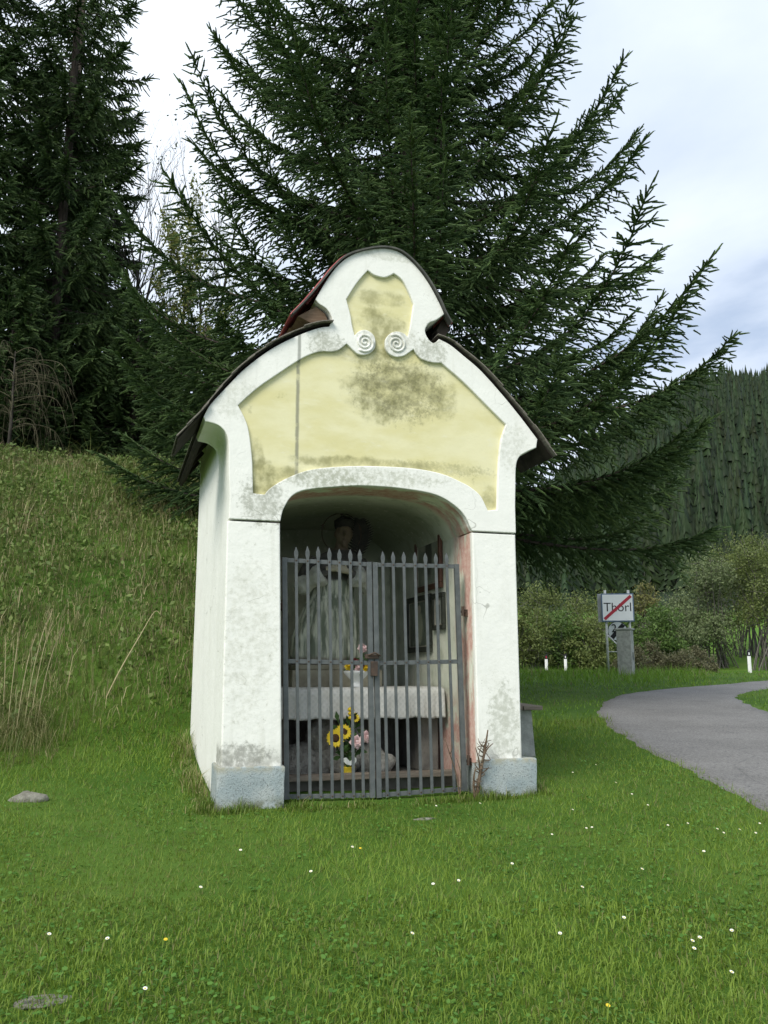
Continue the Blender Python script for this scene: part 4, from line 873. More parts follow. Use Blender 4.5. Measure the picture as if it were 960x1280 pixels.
def leaf_cloud(P, size, cols, rng, root, name='crown', flat=.0):
    n = len(P); D = norm(rng.normal(0, 1, (n, 3)) + np.array([[0, 0, -.2]])); A = norm(np.cross(D, rng.normal(0, 1, (n, 3)))); s = size * rng.uniform(.6, 1.4, (n, 1))
    V = np.stack([P, P + D * s * .5 + A * s * .26, P + D * s, P + D * s * .5 - A * s * .26], 1).reshape(-1, 3); f = (np.arange(n)[:, None] * 4 + np.array([[0, 1, 2, 3]])).reshape(-1, 4)
    f_ = rng.random((n, 1)); c = np.array(cols[0]) * (1 - f_) + np.array(cols[1]) * f_
    o = obj(name, mesh_np(name, V, f, np.repeat(c, 4, 0)), M_LEAF, root); o['kind'] = 'stuff'; return o
YG = ((.13, .16, .035), (.24, .26, .08)); GR = ((.03, .055, .015), (.075, .11, .03)); M_BARKD = simple('dark_bark', (.035, .032, .028), (.075, .068, .058), 8, .95, .5, .1, stretch=(3, 3, .6))
for i, (px, y, Ht, st, lf, col_, lb) in enumerate(((178, 24.5, 9.0, 2, 120, GR, 'thin bare tree on the bank crest beside the tall spruces'), (205, 26.5, 9.5, 3, 200, GR, 'leafless multi stemmed tree among the spruces on the bank'), (232, 25.5, 8.5, 2, 260, GR, 'thin bare tree with a few leaves, next to the yellow green one'),
                                             (250, 24.0, 5.8, 2, 5000, YG, 'slim tree with sparse yellow green leaves on the bank crest'), (282, 26.0, 7.0, 2, 900, YG, 'thin leafy tree half hidden behind the big spruce'), (150, 27.5, 10.5, 1, 60, GR, 'straight bare trunk standing between the spruces on the bank'))):
    p = at_depth(px, 520, y); branchy('bare_tree' if lf < 500 else 'leafy_tree', gz(p.x, y), lb, 60 + i, Ht, st, lf, col_, .12, M_BARKD, 'thin trees on the bank crest', leafsize=.11)
# dead brown branches hanging at the bank crest
p = at_depth(14, 505, 18.9); DB = empty('dead_spruce', gz(p.x, 18.9), 0, 'dead brown drooping branches of a small spruce at the crest', 'tree'); rg = random.Random(17); M_DEAD = simple('dead_bark', (.055, .05, .03), (.11, .10, .06), 10, .95, .3)
m = MB(); m.tube([(0, 0, -.2), (.03, 0, 1.2), (0, 0, 2.9)], [.05, .04, .008], 7); m.build('trunk', M_BARKD, DB, True); m = MB()
for k in range(40):
    a_ = rg.gauss(.2, 1.5); z = rg.uniform(.9, 2.85); l = rg.uniform(.35, 1.5) * (1.25 - .25 * z / 2.9); d = Vector((math.cos(a_), math.sin(a_) * .8, 0)); P = smooth_run([Vector((0, 0, z)), Vector((0, 0, z + .16)) + d * l * .4, Vector((0, 0, z + .05)) + d * l * .8, Vector((0, 0, z - rg.uniform(.25, .8))) + d * l], 4); m.tube(P, [.012 - .008 * i / (len(P) - 1) for i in range(len(P))], 4)
    for j in range(10):
        q = Vector(P[rg.randrange(3, len(P))]); e = q + Vector((rg.uniform(-.14, .14), rg.uniform(-.14, .14), -rg.uniform(.1, .42))); m.tube([q, (q + e) / 2 + Vector((rg.uniform(-.03, .03), 0, 0)), e], [.005, .004, .002], 3)
m.build('limbs', M_DEAD, DB)['kind'] = 'stuff'

# shrubs and willows along the main road: stems and a crown of leaves in uneven clumps
def shrub(name, loc, label, seed, w, h, nleaf, cols, group, stems=7, lift=.0, lsize=.10, cat='shrub', bark=None, clumps=26, depth=None):
    rng = np.random.default_rng(seed); root = empty(name, loc, 0, label, cat, group); d_ = depth or w
    cen = norm(rng.normal(0, 1, (clumps, 3))) * rng.random((clumps, 1)) ** .45; cen[:, 2] = np.abs(cen[:, 2]) * .95 if lift < .15 else cen[:, 2]
    zc = h * (lift if lift >= .15 else 0); hh = h - zc
    C0 = np.stack([cen[:, 0] * w * .42, cen[:, 1] * d_ * .42, zc + hh * (.12 + .74 * (cen[:, 2] if lift < .15 else (cen[:, 2] * .5 + .5)))], 1); rad = rng.uniform(.10, .22, clumps) * min(w, h * 1.3)
    k = rng.integers(0, clumps, nleaf); P = C0[k] + norm(rng.normal(0, 1, (nleaf, 3))) * (rad[k] * rng.random(nleaf) ** .5)[:, None] * np.array([[1, 1, .85]])
    P = P[P[:, 2] > .03]; tone = rng.normal(0, .18, clumps); c0, c1 = np.array(cols[0]), np.array(cols[1])
    leaf_cloud(P, lsize, cols, rng, root)
    S0, S1, ra, rb = [], [], [], []
    for i in range(clumps):
        b = np.array([rng.normal(0, .10 * w), rng.normal(0, .08 * w), -.1]); mid = b * .6 + C0[i] * .4 + np.array([0, 0, .12 * h]); r = .008 + .0045 * h
        pts = resample([b, mid, C0[i], C0[i] + (C0[i] - mid) * .35], 7); S0.append(pts[:-1]); S1.append(pts[1:]); q = np.linspace(r, r * .2, 7); ra.append(q[:-1]); rb.append(q[1:])
        for t in range(4):
            e = C0[i] + norm(rng.normal(0, 1, 3)) * rad[i] * .95; S0.append(C0[i][None]); S1.append(e[None]); ra.append(np.array([r * .35])); rb.append(np.array([r * .1]))
    V, Fq = tubes_mesh(np.vstack(S0), np.vstack(S1), np.concatenate(ra), np.concatenate(rb), 4); obj('stems', mesh_np('stems', V, Fq, smooth=True), bark or M_BARK2, root)['kind'] = 'stuff'
    return root
OLV = ((.075, .105, .026), (.165, .20, .062)); WIL = ((.082, .115, .045), (.185, .225, .105)); BRU = ((.105, .108, .05), (.22, .205, .115)); MIDG = ((.055, .105, .022), (.12, .19, .048)); DKG = ((.022, .04, .014), (.055, .085, .026))
def bg(px, y): p = at_depth(px, 836, y); return (p.x, y, H(p.x, y) - .05)
for i, (nm, px, y, w, h, nl, cols, lift, lb, gp) in enumerate((
    ('roadside_shrub', 664, 45.5, 3.4, 4.2, 7000, OLV, 0, 'olive roadside shrub with bare stems beside the chapel pier', 'roadside shrubs'),
    ('roadside_shrub', 703, 46.5, 3.6, 4.0, 8000, MIDG, 0, 'green roadside shrub behind the two slim white posts', 'roadside shrubs'),
    ('roadside_shrub', 738, 46.0, 3.2, 3.7, 7000, OLV, 0, 'olive shrub behind the town sign posts', 'roadside shrubs'),
    ('roadside_shrub', 690, 53, 6.5, 5.8, 9000, OLV, 0, 'tall olive shrub in the second row under the spruce branches', 'roadside shrubs'),
    ('roadside_shrub', 745, 55, 6.0, 5.6, 8000, OLV, 0, 'tall olive shrub in the second row above the town sign', 'roadside shrubs'),
    ('roadside_shrub', 778, 47, 4.0, 4.2, 8000, MIDG, 0, 'mid green shrub behind the grey concrete pillar', 'roadside shrubs'),
    ('roadside_shrub', 822, 46, 4.2, 4.0, 8000, MIDG, 0, 'mid green shrub between the pillar and the willows', 'roadside shrubs'),
    ('brushy_shrub', 800, 29.5, 1.9, 1.35, 4200, BRU, 0, 'brownish brushy shrub right beside the concrete pillar', 'brown brush by the side road'),
    ('brushy_shrub', 836, 29.0, 2.0, 1.45, 4200, BRU, 0, 'brownish brush with pale seed heads along the side road verge', 'brown brush by the side road'),
    ('brushy_shrub', 874, 30.5, 1.9, 1.15, 4000, BRU, 0, 'low brown brush at the verge next to the side road bend', 'brown brush by the side road'),
    ('willow_bush', 838, 51, 5.0, 6.0, 10000, WIL, .0, 'grey green rounded willow bush, smallest of the willows', 'willows beyond the main road'),
    ('willow_bush', 893, 53, 6.8, 8.2, 16000, WIL, .0, 'large grey green willow with bare dark stems before the meadow', 'willows beyond the main road'),
    ('willow_bush', 966, 52, 6.6, 8.6, 15000, OLV, .16, 'large olive willow with bare dark stems beside the meadow', 'willows beyond the main road'),
    ('willow_bush', 935, 57, 7.0, 8.6, 11000, OLV, .25, 'olive willow standing between the two large ones, meadow showing below', 'willows beyond the main road'),
    ('young_birch', 807, 50, 2.2, 5.4, 2600, ((.12, .13, .04), (.20, .19, .07)), .35, 'slim young yellow green tree above the concrete pillar', None))):
    shrub(nm, bg(px, y), lb, 200 + i, w, h, nl, cols, gp, lift=lift, lsize=.15 if y > 40 else .075, clumps=34 if w > 3 else 22, cat='tree' if nm == 'young_birch' else 'shrub')

# far wooded hillside, one mass of conifers
rng = np.random.default_rng(77); NF = 4800
ty = np.sqrt(rng.uniform(165 ** 2, 730 ** 2, NF * 2)); az = rng.uniform(.10, .66, NF * 2); tx = az * ty; tx, ty = tx[:NF], ty[:NF]; tz = height(tx, ty)
i_ = np.arange(16); vs, fs, cs = [], [], []; off = 0
for x, y, z in zip(tx, ty, tz):
    h = rng.uniform(8, 15) if rng.random() < .8 else rng.uniform(13, 19); r = h * rng.uniform(.13, .2); c = np.array([.015, .031, .012]) * rng.uniform(.6, 1.45) + np.array([.007, .005, 0]) * rng.random(); lay, sides = (8, 10) if y < 220 else (4, 6)
    for k in range(lay):
        f = k / lay; zb = z + h * (.04 + .86 * f); zt = z + h * min(1, .04 + .86 * f + (.38 if lay == 4 else .22)); rr = r * (1 - f) + .10; a = np.arange(sides) * 2 * np.pi / sides + rng.random() * 6; q = rr * np.where(i_[:sides] % 2 == 0, rng.uniform(1.0, 1.5, sides), rng.uniform(.3, .6, sides))
        vs.append(np.vstack([np.stack([x + q * np.cos(a), y + q * np.sin(a), zb - np.where(i_[:sides] % 2 == 0, rng.uniform(.03, .09, sides), 0) * h], 1), [[x, y, zt]]])); i = np.arange(sides); fs.append(np.stack([i, (i + 1) % sides, np.full(sides, sides)], 1) + off); off += sides + 1; cs.append(np.repeat((c * rng.uniform(.8, 1.2))[None], sides + 1, 0))
setp(obj('hillside_forest', mesh_np('hillside_forest', np.vstack(vs), np.vstack(fs), np.vstack(cs)), M_NEEDLE), 'dark conifer forest covering the far hillside beyond the meadow', 'forest', None, 'stuff')

# ------------------------------------------------------------------ roadside furniture
M_SIGNW = simple('sign_white', (.74, .76, .76), (.80, .82, .82), 3, .4, 0, .4); M_SIGNB = simple('sign_blue_rim', (.09, .14, .22), (.12, .18, .27), 5, .45, 0, .4); M_SIGNR = simple('sign_red', (.36, .015, .03), (.42, .02, .04), 5, .4, 0, .4); M_BLACK = simple('sign_black', (.012, .012, .014), (.02, .02, .022), 5, .5, 0, .3)
M_GALV = simple('galvanised_post', (.45, .47, .46), (.58, .60, .58), 14, .45, .1, .4); M_CONC = simple('concrete_pillar', (.26, .27, .25), (.40, .41, .38), 8, .93, .7, .1, dist=.01); M_GREYB = simple('sign_back', (.34, .36, .38), (.42, .44, .45), 6, .5, .05, .3)
SY = 25.5; a0 = at_depth(752.5, 743, SY); b0 = at_depth(791.5, 776, SY); sw = b0.x - a0.x; sh = a0.z - b0.z; sc_x = (a0.x + b0.x) / 2; sc_z = (a0.z + b0.z) / 2
gzs = H(sc_x, SY); TS = empty('town_sign', (sc_x, SY, gzs), math.radians(-7), 'white end of town sign with red diagonal bar on two posts', 'sign'); zc = sc_z - gzs
m = MB(); m.box((0, .0, zc), (sw + .05, .05, sh + .05)); m.build('panel_frame', M_SIGNB, TS, False, .008)
m = MB(); m.box((0, -.028, zc), (sw - .015, .006, sh - .015)); m.build('panel_face', M_SIGNW, TS)
m = MB(); m.box((-.06, .16, zc), (sw + .10, .05, sh + .06)); m.build('rear_panel', M_GREYB, TS, False, .008)
m = MB(); ang = math.atan2(sh - .07, sw - .07); Lb = math.hypot(sw - .10, sh - .10); m.box((0, 0, 0), (Lb, .004, .085)); o = m.build('red_bar', M_SIGNR, TS); o.location = (0, -.037, zc); o.rotation_euler = (0, -ang, 0)
cu = bpy.data.curves.new('town_name', 'FONT'); cu.body = 'Thörl'; cu.align_x = 'CENTER'; cu.align_y = 'CENTER'; cu.size = .36; cu.extrude = .0015; to = bpy.data.objects.new('t', cu); COL.objects.link(to)
me = bpy.data.meshes.new_from_object(to.evaluated_get(bpy.context.evaluated_depsgraph_get())); bpy.data.objects.remove(to); me.materials.clear()
o = obj('town_name', me, M_BLACK, TS); o.location = (0, -.0335, zc); o.rotation_euler = (math.pi / 2, 0, 0); o.scale = (.98, 1, 1)
for sx in (-1, 1):
    m = MB(); m.tube([(sx * sw * .38, .08, -.3), (sx * sw * .38, .08, zc + sh / 2 + .13)], .036, 10); m.build('post', M_GALV, TS, True)
m = MB(); z1 = zc - sh / 2 - .38; m.tube([(-sw * .38, .08, z1), (sw * .30, .09, z1 - .62)], .022, 8); m.build('brace', M_GALV, TS, True)
m = MB(); m.tube([(-sw * .38, .08, z1 - .50), (sw * .38, .09, z1 - .50)], .018, 8); m.build('cross_rail', M_GALV, TS, True)
# round end-of-restriction sign behind
RY = 26.2; c0 = at_depth(772, 789, RY); rr = 12.2 * RY / F; gr = H(c0.x, RY)
RS = empty('round_road_sign', (c0.x, RY, gr), math.radians(-7), 'round white road sign with black diagonal band behind the pillar', 'sign'); zc = c0.z - gr
def disc(r, th, y, n_=40, sx=1.0):
    m = MB(); m.loft([[(r * math.cos(2 * math.pi * k / n_), yy, zc + r * math.sin(2 * math.pi * k / n_)) for k in range(n_)] for yy in (y, y + th)]); return m
disc(rr, .03, 0).build('rim', M_BLACK, RS); disc(rr * .93, .004, -.006).build('face', M_SIGNW, RS)
m = MB()
m.box((0, 0, 0), (rr * 1.80, .004, rr * .42))
o = m.build('diagonal_band', M_BLACK, RS); o.location = (0, -.010, zc); o.rotation_euler = (0, -math.radians(48), 0)
cu = bpy.data.curves.new('numeral', 'FONT'); cu.body = '2'; cu.align_x = 'CENTER'; cu.align_y = 'CENTER'; cu.size = rr * 1.15; cu.extrude = .001; to = bpy.data.objects.new('t', cu); COL.objects.link(to)
me = bpy.data.meshes.new_from_object(to.evaluated_get(bpy.context.evaluated_depsgraph_get())); bpy.data.objects.remove(to); me.materials.clear()
o = obj('numeral', me, M_BLACK, RS); o.location = (-rr * .34, -.0135, zc + rr * .26); o.rotation_euler = (math.pi / 2, 0, 0)
m = MB(); m.tube([(0, .05, -.3), (0, .05, zc + rr * .8)], .033, 10); m.build('post', M_GALV, RS, True)
# grey pillar in front of the signs
p = at_depth(783, 836, 24.6); gp_ = H(p.x, 24.6); hp = at_depth(783, 787, 24.6).z - gp_
CP = empty('concrete_pillar', (p.x, 24.6, gp_), math.radians(-28), 'weathered grey concrete pillar standing in front of the town sign', 'pillar')
m = MB(); m.box((0, 0, hp / 2 - .15), (.40, .34, hp + .3)); m.build('shaft', M_CONC, CP, False, .02)
m = MB(); m.box((0, 0, hp + .012), (.46, .40, .05)); m.build('cap_slab', M_CONC, CP, False, .012)
m = MB(); m.box((.204, -.02, hp * .42), (.01, .045, .20)); m.build('slot', M_BLACK, CP)
# slim white marker posts along the main road
M_DELW = simple('marker_white', (.74, .75, .72), (.80, .81, .78), 6, .5, .05, .3)
for px, y, lb in ((683, 43.6, 'slim white roadside marker post behind the lawn, closer to the chapel'), (707, 43.3, 'slim white marker post with black cap, next to the town sign'), (937, 36.2, 'white roadside marker post with black cap where the side road joins')):
    q = at_depth(px, 836, y); g_ = H(q.x, y); r = empty('marker_post', (q.x, y, g_ + .02), 0, lb, 'post', 'marker posts along the main road'); hh = .98
    m = MB(); m.loft([[(sx * .07 * f, sy * .05, z) for sx, sy in ((-1, -.6), (0, -1), (1, -.6), (.7, 1), (-.7, 1))] for z, f in ((-.2, 1), (hh * .80, 1))]); m.build('shaft', M_DELW, r)
    m = MB(); m.loft([[(sx * .071, sy * .051, z + (.04 * (sx + 1) if z > .9 else 0)) for sx, sy in ((-1, -.6), (0, -1), (1, -.6), (.7, 1), (-.7, 1))] for z in (hh * .803, hh)]); m.build('black_cap', M_BLACK, r)
    m = MB(); m.box((0, -.054, hh * .90), (.04, .006, .10)); m.build('reflector', M_SIGNR if px < 700 else M_SIGNW, r)

# bench beside the chapel's far corner
q = at_depth(670, 885, 9.5); gb = H(q.x - .2, 10.1)
BN = empty('wooden_bench', (q.x - .13, 9.5, gb), TH * .35, 'weathered grey wooden bench beside the chapel wall on the lawn', 'bench'); zb = q.z - gb
for k in range(2): m = MB(); m.box((-.11 + .215 * k, .75, zb), (.205, 1.5, .045)); m.build('seat_plank', M_GWOOD, BN, False, .008)
for yy in (.14, 1.36): m = MB(); m.loft([[(-.15, yy - .05, -.2), (.15, yy - .05, -.2), (.15, yy + .05, -.2), (-.15, yy + .05, -.2)], [(-.11, yy - .04, zb - .025), (.11, yy - .04, zb - .025), (.11, yy + .04, zb - .025), (-.11, yy + .04, zb - .025)]]); m.build('leg', M_CONC, BN, False, .01)

# stones in the grass
M_FIELD = simple('field_stone', (.13, .125, .10), (.24, .235, .20), 14, .95, .8, .1, dist=.015)
for px, py, r, sq, sd, lb in ((34, 1000, .105, (1.35, .9, .85), 3, 'grey stone lying in the lawn below the grassy bank'), (58, 1252, .06, (1.9, 1.2, .22), 6, 'flat grey stone almost sunk in the lawn'), (264, 972, .085, (1, 1, .8), 9, 'small pale stone at the foot of the chapel plinth'), (530, 1024, .05, (2.0, .7, .2), 12, 'flat pale stone in the grass before the gate')):
    q = on_ground(px, py); o = rock('field_stone', r, sd, M_FIELD, sq); o.location = q + Vector((0, 0, -r * sq[2] * .25)); o.rotation_euler = (0, 0, .5); setp(o, lb, 'stone', 'stones in the lawn')

# ------------------------------------------------------------------ grass
def footprint(x, y):
    u = (x - CO.x) * math.cos(TH) + (y - CO.y) * math.sin(TH); w = -(x - CO.x) * math.sin(TH) + (y - CO.y) * math.cos(TH)
    return ((u > -1.30) & (u < 1.38) & (w > -.03) & (w < 2.8)) & ~((u > -.78) & (u < .84) & (w < .06))
def patch(x, y): return .5 + .5 * np.clip(wob(x * 1.1 + 3, y * 1.1) + .5 * wob(x * 2.9, y * 2.7 + 1) , -1, 1)
def blades(name, x, y, ln, wd, lean, cols, rng, label, zoff=-.008, seg=2):
    n = len(x); z = height(x, y) + zoff; a = rng.random(n) * 6.283; le = lean * rng.uniform(.3, 1.6, n); P = np.stack([x, y, z], 1)
    S = np.stack([np.cos(a), np.sin(a), 0 * a], 1) * wd[:, None] / 2; b = a + rng.normal(1.57, .5, n); Dh = np.stack([np.cos(b), np.sin(b), 0 * b], 1)
    M1 = P + Dh * (ln * le * .25)[:, None] + np.array([[0, 0, 1.]]) * (ln * .58)[:, None]; T = P + Dh * (ln * le)[:, None] + np.array([[0, 0, 1.]]) * (ln * np.sqrt(np.clip(1 - .6 * le * le, .15, 1)))[:, None]
    if seg == 2:
        V = np.stack([P - S, P + S, M1 + S * .8, M1 - S * .8, T], 1).reshape(-1, 3); f = (np.arange(n)[:, None] * 5 + np.array([[0, 1, 2, 0, 2, 3, 3, 2, 4]])).reshape(-1, 3); k = 5
    else:
        V = np.stack([P - S, P + S, T], 1).reshape(-1, 3); f = np.arange(n * 3).reshape(-1, 3); k = 3
    return setp(obj(name, mesh_np(name, V, f, np.repeat(cols, k, 0)), M_BLADE), label, 'grass', None, 'stuff')
rng = np.random.default_rng(31)
def scatter(n, y0, y1, k, margin, power=1.0):
    y = y0 + (y1 - y0) * rng.random(n) ** power; x = (rng.random(n) * 2 - 1) * (k * y + margin); return x, y
N = 200000
y = np.exp(rng.uniform(math.log(2.9), math.log(13.0), N)); x = (rng.random(N) * 2 - 1) * (.47 * y + .9)
s_ = bank_s(x, y) + .25 * wob(x * .6, y * .6)
keep = ~footprint(x, y) & ~in_poly(x, y, ROADIN) & (s_ < .9 + rng.normal(0, .3, N)); x, y, s_ = x[keep], y[keep], s_[keep]
pt = patch(x, y); n = len(x)
ln = rng.gamma(6, .0062, n) * (.75 + .5 * pt) * (1 + 1.2 * sstep(-1.2, .6, s_)); wd = rng.uniform(.0035, .0065, n) * (.65 + .09 * y)
g1, g2, g3 = np.array([.108, .180, .018]), np.array([.195, .285, .038]), np.array([.21, .20, .075])
f = rng.random((n, 1)); col = g1 * (1 - f) + g2 * f; col = col * (.78 + .42 * pt[:, None]); dry = (rng.random(n) < .05 + .10 * (1 - pt))[:, None]; col = np.where(dry, g3 * rng.uniform(.6, 1, (n, 1)), col)
pz = np.clip(.5 + .6 * wob(x * .55 + 4, y * .7 + 1), 0, 1)[:, None] * rng.uniform(.3, 1, (n, 1)); col = col * (1 - .35 * pz) + np.array([.20, .27, .05]) * .35 * pz
near = y < 5
blades('lawn_grass', x[near], y[near], ln[near], wd[near], .75, col[near], rng, 'short mown green grass of the lawn in front of the chapel', seg=2)
blades('lawn_grass', x[~near], y[~near], ln[~near] * 1.15, wd[~near], .7, col[~near], rng, 'short mown green grass around the chapel and the bend', seg=1)
# little round leaves (clover, plantain) between the blades
NC = 16000; y = np.exp(rng.uniform(math.log(2.9), math.log(9.5), NC)); x = (rng.random(NC) * 2 - 1) * (.47 * y + .9); k = (wob(x * 1.7 + 5, y * 1.7) + .4 * wob(x * 4, y * 4) > -.05) & ~footprint(x, y) & ~in_poly(x, y, ROADPOLY) & (bank_s(x, y) < .4); x, y = x[k], y[k]; n = len(x)
P = np.stack([x, y, height(x, y) + rng.uniform(.012, .042, n)], 1); up_v = norm(np.stack([rng.normal(0, .35, n), rng.normal(0, .35, n), np.ones(n)], 1)); A = norm(np.cross(up_v, rng.normal(0, 1, (n, 3)))); B = np.cross(up_v, A); r = rng.uniform(.006, .014, n)[:, None]
V = np.stack([P + (A * math.cos(q) + B * math.sin(q) * .8) * r for q in np.arange(6) * math.pi / 3], 1).reshape(-1, 3); f = rng.random((n, 1))
setp(obj('clover', mesh_np('clover', V, np.arange(n * 6).reshape(-1, 6), np.repeat(np.array([.06, .15, .022]) * (1 - f) + np.array([.12, .25, .045]) * f, 6, 0)), M_BLADE), 'small round clover leaves spread through the lawn', 'clover', None, 'stuff')
# rougher verge between the lawn and the main road
NV = 60000; y = rng.uniform(12.5, 36, NV); x = rng.uniform(-.5, 26, NV); k = ~in_poly(x, y, ROADPOLY) & (x < .48 * y + 2) & (x > .08 * y) & ~((y > 31) & (x < 3)); x, y = x[k], y[k]; n = len(x); pt = patch(x * .7, y * .7)
tall = sstep(18, 23, y) * (.35 + .65 * pt) * (1 - sstep(.34, .38, x / y)); ln = rng.gamma(6, .011, n) * (.8 + 2.6 * tall); f = rng.random((n, 1)); col = (np.array([.10, .205, .02]) * (1 - f) + np.array([.18, .30, .038]) * f) * (.85 + .3 * pt[:, None]); dry = (rng.random(n) < .04 + .12 * (y > 24) * pt)[:, None]; col = np.where(dry, np.array([.2, .18, .085]), col)
blades('verge_grass', x, y, ln, rng.uniform(.012, .022, n) * (.6 + y * .035), .6, col, rng, 'taller bright green grass on the verge along the side road bend', seg=1)
# long unmown grass on the bank
NB = 118000; y = rng.uniform(7.0, 21, NB); x = rng.uniform(-12.5, 3.0, NB); s_ = bank_s(x, y) + .25 * wob(x * .6, y * .6); dens = .35 + .65 * np.clip(1.7 - y * .06, 0, 1)
k = (s_ > .1 + rng.normal(0, .25, NB)) & (x > -.47 * y - 1.3) & ~footprint(x, y) & (rng.random(NB) < dens * np.where(x < -.115 * y + .3, 1, .45)) & (x < .14 * y); x, y, s_ = x[k], y[k], s_[k]; n = len(x); pt = patch(x * 1.3, y * 1.3); pt2 = np.clip(.5 + .5 * wob(x * 2.3 + 8, y * 2.1), 0, 1)
ln = rng.gamma(4.5, .048, n) * (.45 + .95 * pt) * (.55 + .45 * sstep(.2, 1.6, s_)); f = rng.random((n, 1)); col = np.array([.105, .150, .032]) * (1 - f) + np.array([.23, .25, .085]) * f
straw = (rng.random(n) < .18 + .55 * pt2 * sstep(.4, 1.5, s_))[:, None]; col = np.where(straw, np.array([.36, .32, .17]) * rng.uniform(.55, 1.25, (n, 1)), col)
blades('bank_grass', x, y, ln, rng.uniform(.005, .010, n) * (.5 + y * .06), .75, col, rng, 'long unmown green and straw coloured grass on the bank', seg=2)
nc = 420; cy = rng.uniform(8, 19, nc); cx = rng.uniform(-11, -.5, nc); k = (bank_s(cx, cy) > .5) & (cx < -.13 * cy) & (cx > -.47 * cy - 1); cx, cy = cx[k], cy[k]; j = rng.integers(0, len(cx), 15000); r = rng.uniform(.12, .38, len(cx))[j]
x = cx[j] + rng.normal(0, 1, len(j)) * r; y = cy[j] + rng.normal(0, 1, len(j)) * r; k = ~footprint(x, y); x, y = x[k], y[k]; hh = rng.uniform(.03, .32, len(x)) * (.5 + patch(x, y))
setp(leaf_cloud(np.stack([x, y, height(x, y) + hh], 1), .075, ((.075, .13, .026), (.18, .235, .065)), rng, None, 'bank_weeds'), 'low leafy green weeds growing through the bank grass', 'weeds')
# tufts hugging the plinth and walls
NT = 5200; side = rng.random(NT); u = np.where(side < .45, rng.uniform(-1.42, 1.45, NT), np.where(side < .85, -1.30 - np.abs(rng.normal(0, .09, NT)), rng.uniform(1.39, 1.50, NT))); w = np.where(side < .45, rng.uniform(-.16, -.02, NT), rng.uniform(-.1, 2.6, NT)); c_, sn = math.cos(TH), math.sin(TH); x = CO.x + u * c_ - w * sn; y = CO.y + u * sn + w * c_
cl_ = np.clip(.5 + .7 * wob(x * 5, y * 5), .12, 1); ln = rng.gamma(5, .016, NT) * np.where((side > .45) & (side < .85), 1.9, 1) * cl_; f = rng.random((NT, 1)); col = np.array([.085, .155, .02]) * (1 - f) + np.array([.18, .25, .045]) * f; col = np.where((rng.random(NT) < np.where(side > .45, .3, .08))[:, None], np.array([.33, .30, .14]), col)
blades('wall_grass', x, y, ln, rng.uniform(.004, .008, NT), .6, col, rng, 'uncut grass tufts along the foot of the chapel walls', seg=2)

NQ = 700; y = rng.normal(8.7, .35, NQ); x = rng.normal(-3.62, .30, NQ); k = (x < -3.05); x, y = x[k], y[k]; n = len(x); f = rng.random((n, 1)); col = np.array([.09, .13, .03]) * (1 - f) + np.array([.32, .29, .14]) * f
blades('tall_tuft', x, y, rng.gamma(6, .060, n), rng.uniform(.004, .007, n), .8, col, rng, 'tall half dry grass tuft around the feathery stalks', seg=2)
# feathery dry grass stalks at the foot of the bank, each a plant of its own
M_STRAW = simple('straw', (.30, .26, .14), (.42, .37, .22), 30, .85, .2)
def plume(loc, h, lean, az, label):
    r = empty('plume_grass', loc, az, label, 'grass plant', 'feathery grass stalks'); m = MB(); P = smooth_run([(0, 0, -.03), (lean * .25 * h, 0, h * .45), (lean * .6 * h, 0, h * .8), (lean * h, 0, h)], 4); m.tube(P, .004, 5); m.build('stalk', M_STRAW, r, True)
    m = MB(); rg = random.Random(int(h * 1000))
    for k in range(60):
        t = .68 + .32 * k / 60; i = t * (len(P) - 1); p = Vector(P[int(i)]).lerp(Vector(P[min(int(i) + 1, len(P) - 1)]), i - int(i)); a = rg.uniform(0, 6.28); d = Vector((math.cos(a) * .35, math.sin(a) * .35, 1)).normalized(); l = .05 * (1.15 - abs(t - .84) * 3); s2 = d.cross(Vector((1, .3, 0))).normalized() * .004
        m.add([p - s2, p + d * l, p + s2], [(0, 1, 2)])
    m.build('seed_head', M_STRAW, r)
for i, (px, py, top, ln_) in enumerate(((8, 925, 790, .05), (18, 930, 800, .12), (27, 925, 768, .16), (36, 918, 783, .14), (44, 915, 790, .2), (3, 905, 800, -.04))):
    q = on_ground(px, py); h = (py - top) * q.y / F; plume(q, h, ln_, .3, 'feathery straw coloured grass stalk at the foot of the bank')
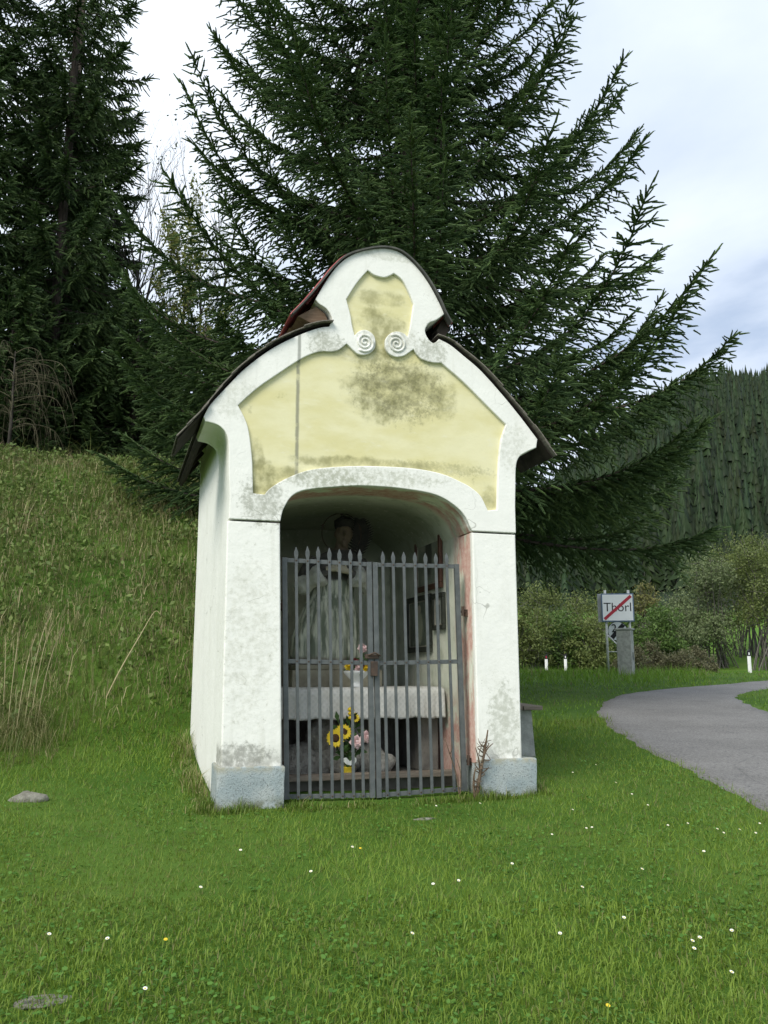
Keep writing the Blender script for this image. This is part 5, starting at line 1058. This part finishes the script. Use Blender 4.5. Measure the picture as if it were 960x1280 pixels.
# one long dry stalk leaning on the bank
q0 = on_ground(131, 873); e = at_depth(193, 765, q0.y + .3); d = e - q0
m = MB(); P = smooth_run([(0, 0, -.03), tuple(d * .33 + Vector((-.02, 0, -.02))), tuple(d * .7 + Vector((0, 0, .015))), tuple(d), tuple(d + Vector((.07, 0, -.03)))], 4); m.tube(P, [.009 - .006 * i / (len(P) - 1) for i in range(len(P))], 6); o = m.build('dry_stalk', M_STRAW, None, True); o.location = q0; setp(o, 'single long dry stalk leaning across the grassy bank', 'stalk')

# daisies dotted over the lawn
M_DAISY = simple('daisy_white', (.72, .72, .68), (.80, .80, .76), 30, .7, 0); M_DYEL = simple('daisy_yellow', (.62, .46, .03), (.72, .55, .05), 30, .7, 0); M_STEM = simple('flower_stem', (.05, .10, .02), (.08, .14, .03), 30, .7, 0)
def daisy_mesh(seed, yellow=False):
    m = MB(); m.tube([(0, 0, -.045), (.002, 0, 0)], .0015, 4); m.mi = 1; rg = random.Random(seed)
    petal_ring(m, (.002, 0, .0), (.15, -.45, 1), 11, .003, .0105, .005, .002, rg.random()); m.mi = 2; m.ball((.002, -.001, .001), .0045, 6, (1, 1, .5)); me = m.mesh('daisy'); [me.materials.append(t) for t in (M_STEM, M_DYEL if yellow else M_DAISY, M_DYEL)]; return me
DM = [daisy_mesh(i) for i in range(3)]; DYM = daisy_mesh(9, True)
spots = [(740, 1043), (733, 1044), (60, 1181), (133, 1187), (180, 1252), (541, 1116), (573, 1112), (803, 1097), (875, 1185), (866, 1190), (915, 1176), (868, 1200), (600, 1012), (690, 1052), (716, 1020), (835, 1040), (860, 1038), (880, 1074), (905, 1050), (925, 1046), (945, 1050), (897, 1045), (950, 1038), (810, 1014), (770, 985), (790, 1000), (745, 962), (716, 972), (440, 1068), (388, 1100), (640, 1090), (728, 1120), (780, 1160), (915, 1230), (700, 1180), (545, 1015), (515, 1180), (300, 1072), (250, 1120)]
for i, (px, py) in enumerate(spots):
    q = on_ground(px, py); o = obj('daisy', DM[i % 3]); o.location = q + Vector((0, 0, .045)); o.rotation_euler = (0, 0, (i * 1.7) % 1.2 - .6); sc_ = 1.0 if py > 1060 else .85; o.scale = (sc_,) * 3; setp(o, 'small white daisy growing in the short lawn', 'flower', 'white daisies in the lawn')
for px, py in ((206, 1186), (450, 1069), (760, 1272)):
    q = on_ground(px, py); o = obj('yellow_flower', DYM); o.location = q + Vector((0, 0, .04)); setp(o, 'small yellow flower growing in the short lawn', 'flower', 'yellow flowers in the lawn')
